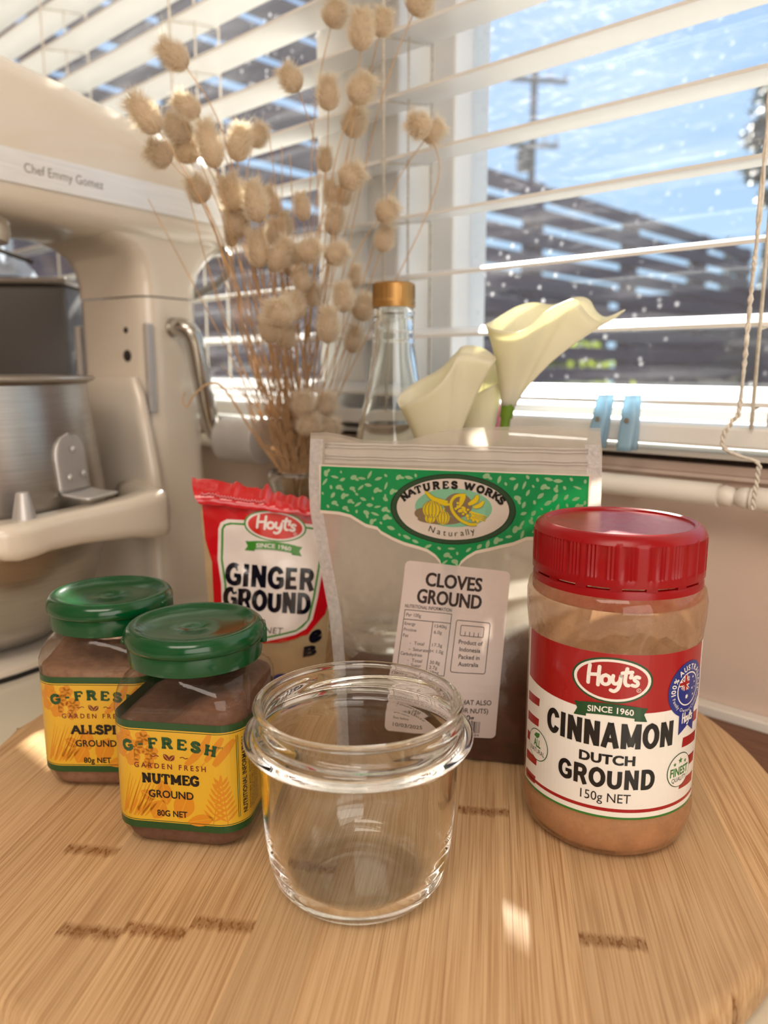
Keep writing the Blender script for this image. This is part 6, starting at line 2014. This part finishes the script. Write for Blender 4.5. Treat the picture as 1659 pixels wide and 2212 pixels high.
# lifting yoke: carriage on the column and two arms round the bowl
qo = .063; qi = .042
g = G()
cr = [(.074, .085, .108, QM - .062, QM + .062, .005), (.074, .087, .13, QM - .060, QM + .060, .006), (.074, .086, .165, QM - .052, QM + .052, .006), (.074, .084, .188, QM - .044, QM + .046, .005), (.074, .081, .2045, QM - .036, QM + .036, .003)]
g.loft([body_ring(a_, b_, z, q0, q1, r, 48) for a_, b_, z, q0, q1, r in cr], cap0=True, cap1=True)
g.build('lift_carriage', m_cream, MX, autosm=50)
for sg in (1, -1):
    pl_ = [(.078, .020), (.088, .038), (.100, .062), (.114, .090), (.130, .112)]
    G().tube([Vector((p, QM + sg * q, .1065)) for p, q in pl_], .0128, 16).build('yoke_link', m_cream, MX)
def arm_part(sg):
    rings = []
    for p, q, z0, z1, hw in ((.124, .0640, .0920, .1215, .008), (.126, .0655, .0890, .1240, .0115), (.131, .0665, .0885, .1242, .0122), (.142, .0672, .0900, .1235, .0118), (.16, .0680, .0935, .1215, .0115), (.20, .0680, .0965, .1200, .0115), (.225, .0675, .0965, .1190, .0125), (.235, .0670, .0950, .1185, .0145), (.246, .0665, .0945, .1185, .0150), (.254, .0660, .0960, .1180, .0130), (.2600, .0658, .0990, .1160, .0085), (.2625, .0656, .102, .113, .004)):
        c = QM + sg * (q - QM - 0.046) if sg > 0 else QM - (q + .046)
        c = QM + sg * (q + .046)
        zc, hz = (z0 + z1) / 2, (z1 - z0) / 2
        rings.append([(p, c + x, zc + y) for x, y in rsq(hw, min(hw, hz) * .62, 40, hy=hz)])
    g = G().loft(rings, cap0=True, cap1=True)
    return g.build('bowl_arm', m_cream, MX, recalc=True, autosm=60)
for sg in (1, -1):
    ar_ = arm_part(sg)
    pq = QM + sg * (.0665 + .046)
    G().lathe([(0, .1175), (.0072, .1175), (.0070, .1195), (.0042, .1335), (.0036, .1352), (.0, .1356)], 20, T=Matrix.Translation((.234, pq, 0))).build('locating_pin', m_satin, ar_, autosm=50)
# bowl
BCp, BCq = .2130, QM - .006
T = Matrix.Translation((BCp, BCq, 0))
bo_ = [(0, .012), (.045, .012), (.052, .0125), (.066, .018), (.080, .030), (.0925, .050), (.1005, .075), (.1040, .100), (.1030, .125), (.0995, .160), (.0962, .190), (.0955, .2005), (.0975, .2020), (.1005, .2030), (.1015, .2045), (.1005, .2060), (.0975, .2063), (.0948, .2045)]
bi_ = [(.0940, .200), (.0948, .19), (.098, .16), (.1015, .125), (.1025, .100), (.099, .075), (.091, .051), (.078, .032), (.06, .020), (0, .016)]
bowl = G().lathe(bo_ + bi_, 96, T=T).build('bowl', m_steel, MX, autosm=50)
# bowl bracket: riveted flap with a bent tab over the arm pin
def bowl_r(z):
    return interp([(q[1], q[0]) for q in bo_[3:12]], z)
g = G()
cpos = R(108)
def flap(i, j):
    w2 = .0165
    u = (i - .5) * 2 * w2; z = .128 + .040 * j
    if j > .55: u *= math.sqrt(max(0, 1 - ((j - .55) / .45) ** 2)) * .999 + .001
    r = bowl_r(z) + .0016; an = cpos + u / r
    return Vector((BCp + r * math.cos(an), BCq + r * math.sin(an), z))
g.grid(lambda i, j: flap(1 - i, j), 12, 14)
def tab(i, j):
    p = flap(i, 0); o_ = Vector((math.cos(cpos), math.sin(cpos), 0))
    return p + o_ * (.022 * j) + Vector((0, 0, -.0022 * math.sin(j * PI / 2)))
g.grid(lambda i, j: tab(1 - i, 1 - j), 12, 6)
br_ = g.build('bowl_bracket', m_satin, MX, autosm=50)
sol = br_.modifiers.new('thick', 'SOLIDIFY'); sol.thickness = .0016; sol.offset = 1
for (i, j) in ((.28, .25), (.72, .28), (.5, .72)):
    p = flap(i, j); o_ = Vector((p.x - BCp, p.y - BCq, 0)).normalized()
    G().lathe([(0, .0016), (.0014, .0014), (.0024, 0)], 12, T=Matrix.Translation(p + o_ * .0016) @ o_.to_track_quat('Z', 'Y').to_matrix().to_4x4()).build('rivet', m_satin, br_)
# foot plate with black rubber underneath
fr_ = [(.0, .285, .0, QM - .075, QM + .075, .06), (.0, .285, .0035, QM - .075, QM + .075, .06)]
G().loft([body_ring(a_, b_, z, q0, q1, r, 64) for a_, b_, z, q0, q1, r in fr_], cap0=True, cap1=True).build('rubber_foot', m_rub, MX, autosm=50)
fr_ = [(.001, .284, .0036, QM - .074, QM + .074, .06), (.001, .284, .008, QM - .074, QM + .074, .06), (.004, .280, .0108, QM - .070, QM + .070, .056)]
G().loft([body_ring(a_, b_, z, q0, q1, r, 64) for a_, b_, z, q0, q1, r in fr_], cap0=True, cap1=True).build('foot_plate', m_cream, MX, autosm=50)
# crank lever on the near side with its round knob
lv = spline([Vector((.044, -.002, .2455)), Vector((.044, .010, .2455)), Vector((.042, .0165, .2425)), Vector((.038, .0185, .2340)), Vector((.032, .0185, .205)), Vector((.0265, .0185, .178)), Vector((.0225, .0190, .1625)), Vector((.0195, .0225, .1535)), Vector((.0175, .0300, .1510)), Vector((.0170, .036, .1508))], 7)
G().tube(lv, .0078, 16).build('crank_lever', m_steelp, MX)
G().lathe([(0, 0), (.0080, 0), (.0085, .0012), (.0085, .003), (0, .003)], 24, T=Matrix.Translation((.044, -.0005, .2455)) @ Matrix.Rotation(R(-90), 4, 'X')).build('pivot_collar', m_steelp, MX, autosm=40)
kn = G().lathe([(0, 0), (.0170, 0), (.0196, .002), (.0200, .005), (.0200, .0440), (.0195, .0454), (.0186, .0458), (0, .0458)], 48, T=Matrix.Translation((.0168, .0295, .1508)) @ Matrix.Rotation(R(-90), 4, 'X')).build('lever_knob', m_satin, MX, autosm=40)
# power cord looping out behind the head
cb = spline([Vector((-.148, .735, .318)), Vector((-.1380, .722, .308)), Vector((-.1385, .720, .296)), Vector((-.1480, .722, .2865)), Vector((-.1630, .726, .2790)), Vector((-.1900, .742, .265)), Vector((-.205, .755, .20)), Vector((-.207, .757, .005))], 8)
MX_I = (Matrix.Translation(MX.location) @ Matrix.Rotation(MX.rotation_euler.z, 4, 'Z')).inverted()
cb = [MX_I @ p for p in cb]
o0 = Vector((0, 0, 0))
pc_ = G().tube([p - o0 for p in cb], .0036, 10).build('power_cord', P('grey_cord', '7d7a78', .45, scale=100, amt=.05), MX)

# ------------------------------------------------------------------ behind the mixer: a dark grey appliance with a pale cloth and a whisk on top
m_app = P('grey_appliance', '4a4442', .45, scale=14, amt=.08)
ap = empty('grey_appliance', (-.385, .825, 0), R(3)); tag(ap, 'dark grey boxy appliance standing behind the mixer bowl', 'appliance')
G().box(-.095, .072, -.045, .035, .004, .292, b=.006).build('casing', m_app, ap)
G().box(-.097, .074, -.047, .037, .2925, .2985, b=.002).build('top_lip', P('appliance_lip', '857a72', .4, scale=20, amt=.05), ap)
for x in (-.08, .057):
    G().lathe([(0, 0), (.008, 0), (.008, .004), (0, .004)], 12, T=Matrix.Translation((x, -.03, 0))).build('foot', m_rub, ap)
m_cloth = TL('pale_cloth', 'cdd6e4', .35, rough=.8, scale=60, amt=.06, gloss=.0)
g = G()
def clo(i, j):
    x = -.100 + .125 * i; y = -.040 + .065 * j
    e_ = min(1, 6 * min(i, 1 - i)) * min(1, 6 * min(j, 1 - j)); e_ = e_ ** .6
    h = .003 + e_ * (.040 - .016 * i + .006 * math.sin(i * 26 + 3 * j) + .004 * math.sin(i * 47 + j * 6) + .004 * noise.noise(Vector((i * 6, j * 5, 2))))
    return Vector((x, y, h))
g.grid(clo, 60, 24)
g.grid(lambda i, j: Vector((clo(1 - i, j).x, clo(1 - i, j).y, .0015)), 60, 24)
cl = g.build('tea_towel', m_cloth, recalc=True); cl.location = (-.385, .825, .2985); cl.rotation_euler = (0, 0, R(3))
tag(cl, 'crumpled pale blue cloth lying on top of the grey appliance', 'cloth')
wk = empty('whisk', (-.40, .775, .300)); tag(wk, 'dark wire whisk end lying across the pale cloth behind the mixer bowl', 'whisk')
for k, dz in enumerate((0, .004, -.003)):
    pts = spline([Vector((-.08, -.004, .034 + dz)), Vector((-.03, -.006 - dz, .034 + dz)), Vector((.01, -.006, .030 + dz * .6)), Vector((.045, -.004, .018)), Vector((.066, -.002, .011))], 8)
    G().tube(pts, .0019, 8).build('wire', m_steelp if k == 0 else P('dark_wire', '2a2624', .35, .6), wk)
# parts that look different from the rest of their thing
PL = {'lid_collar': 'dark green plastic collar', 'flip_top': 'dished dark green flip top', 'lid': 'ribbed red screw lid', 'tamper_ring': 'red tamper ring under the lid',
      'powder': 'brown ground spice', 'trim_band': 'brushed silver trim band', 'bowl': 'brushed steel mixing bowl', 'lever_knob': 'satin silver knob', 'crank_lever': 'bent chrome lever',
      'cap': 'gold screw cap', 'water': 'clear water', 'twine_band': 'brown twine wound round the neck', 'torn_top': 'torn red film edge', 'sticker': 'white printed sticker',
      'printed_band': 'green printed band with pale leaves', 'stem': None, 'spadix': 'yellow spadix', 'bowl_bracket': 'riveted metal bracket', 'planetary_hub': 'round cream hub'}
for o in SC.objects:
    q = PL.get(o.name.split('.')[0])
    if q and o.parent and not o.get('label'): o['label'] = q
bpy.context.view_layer.update()
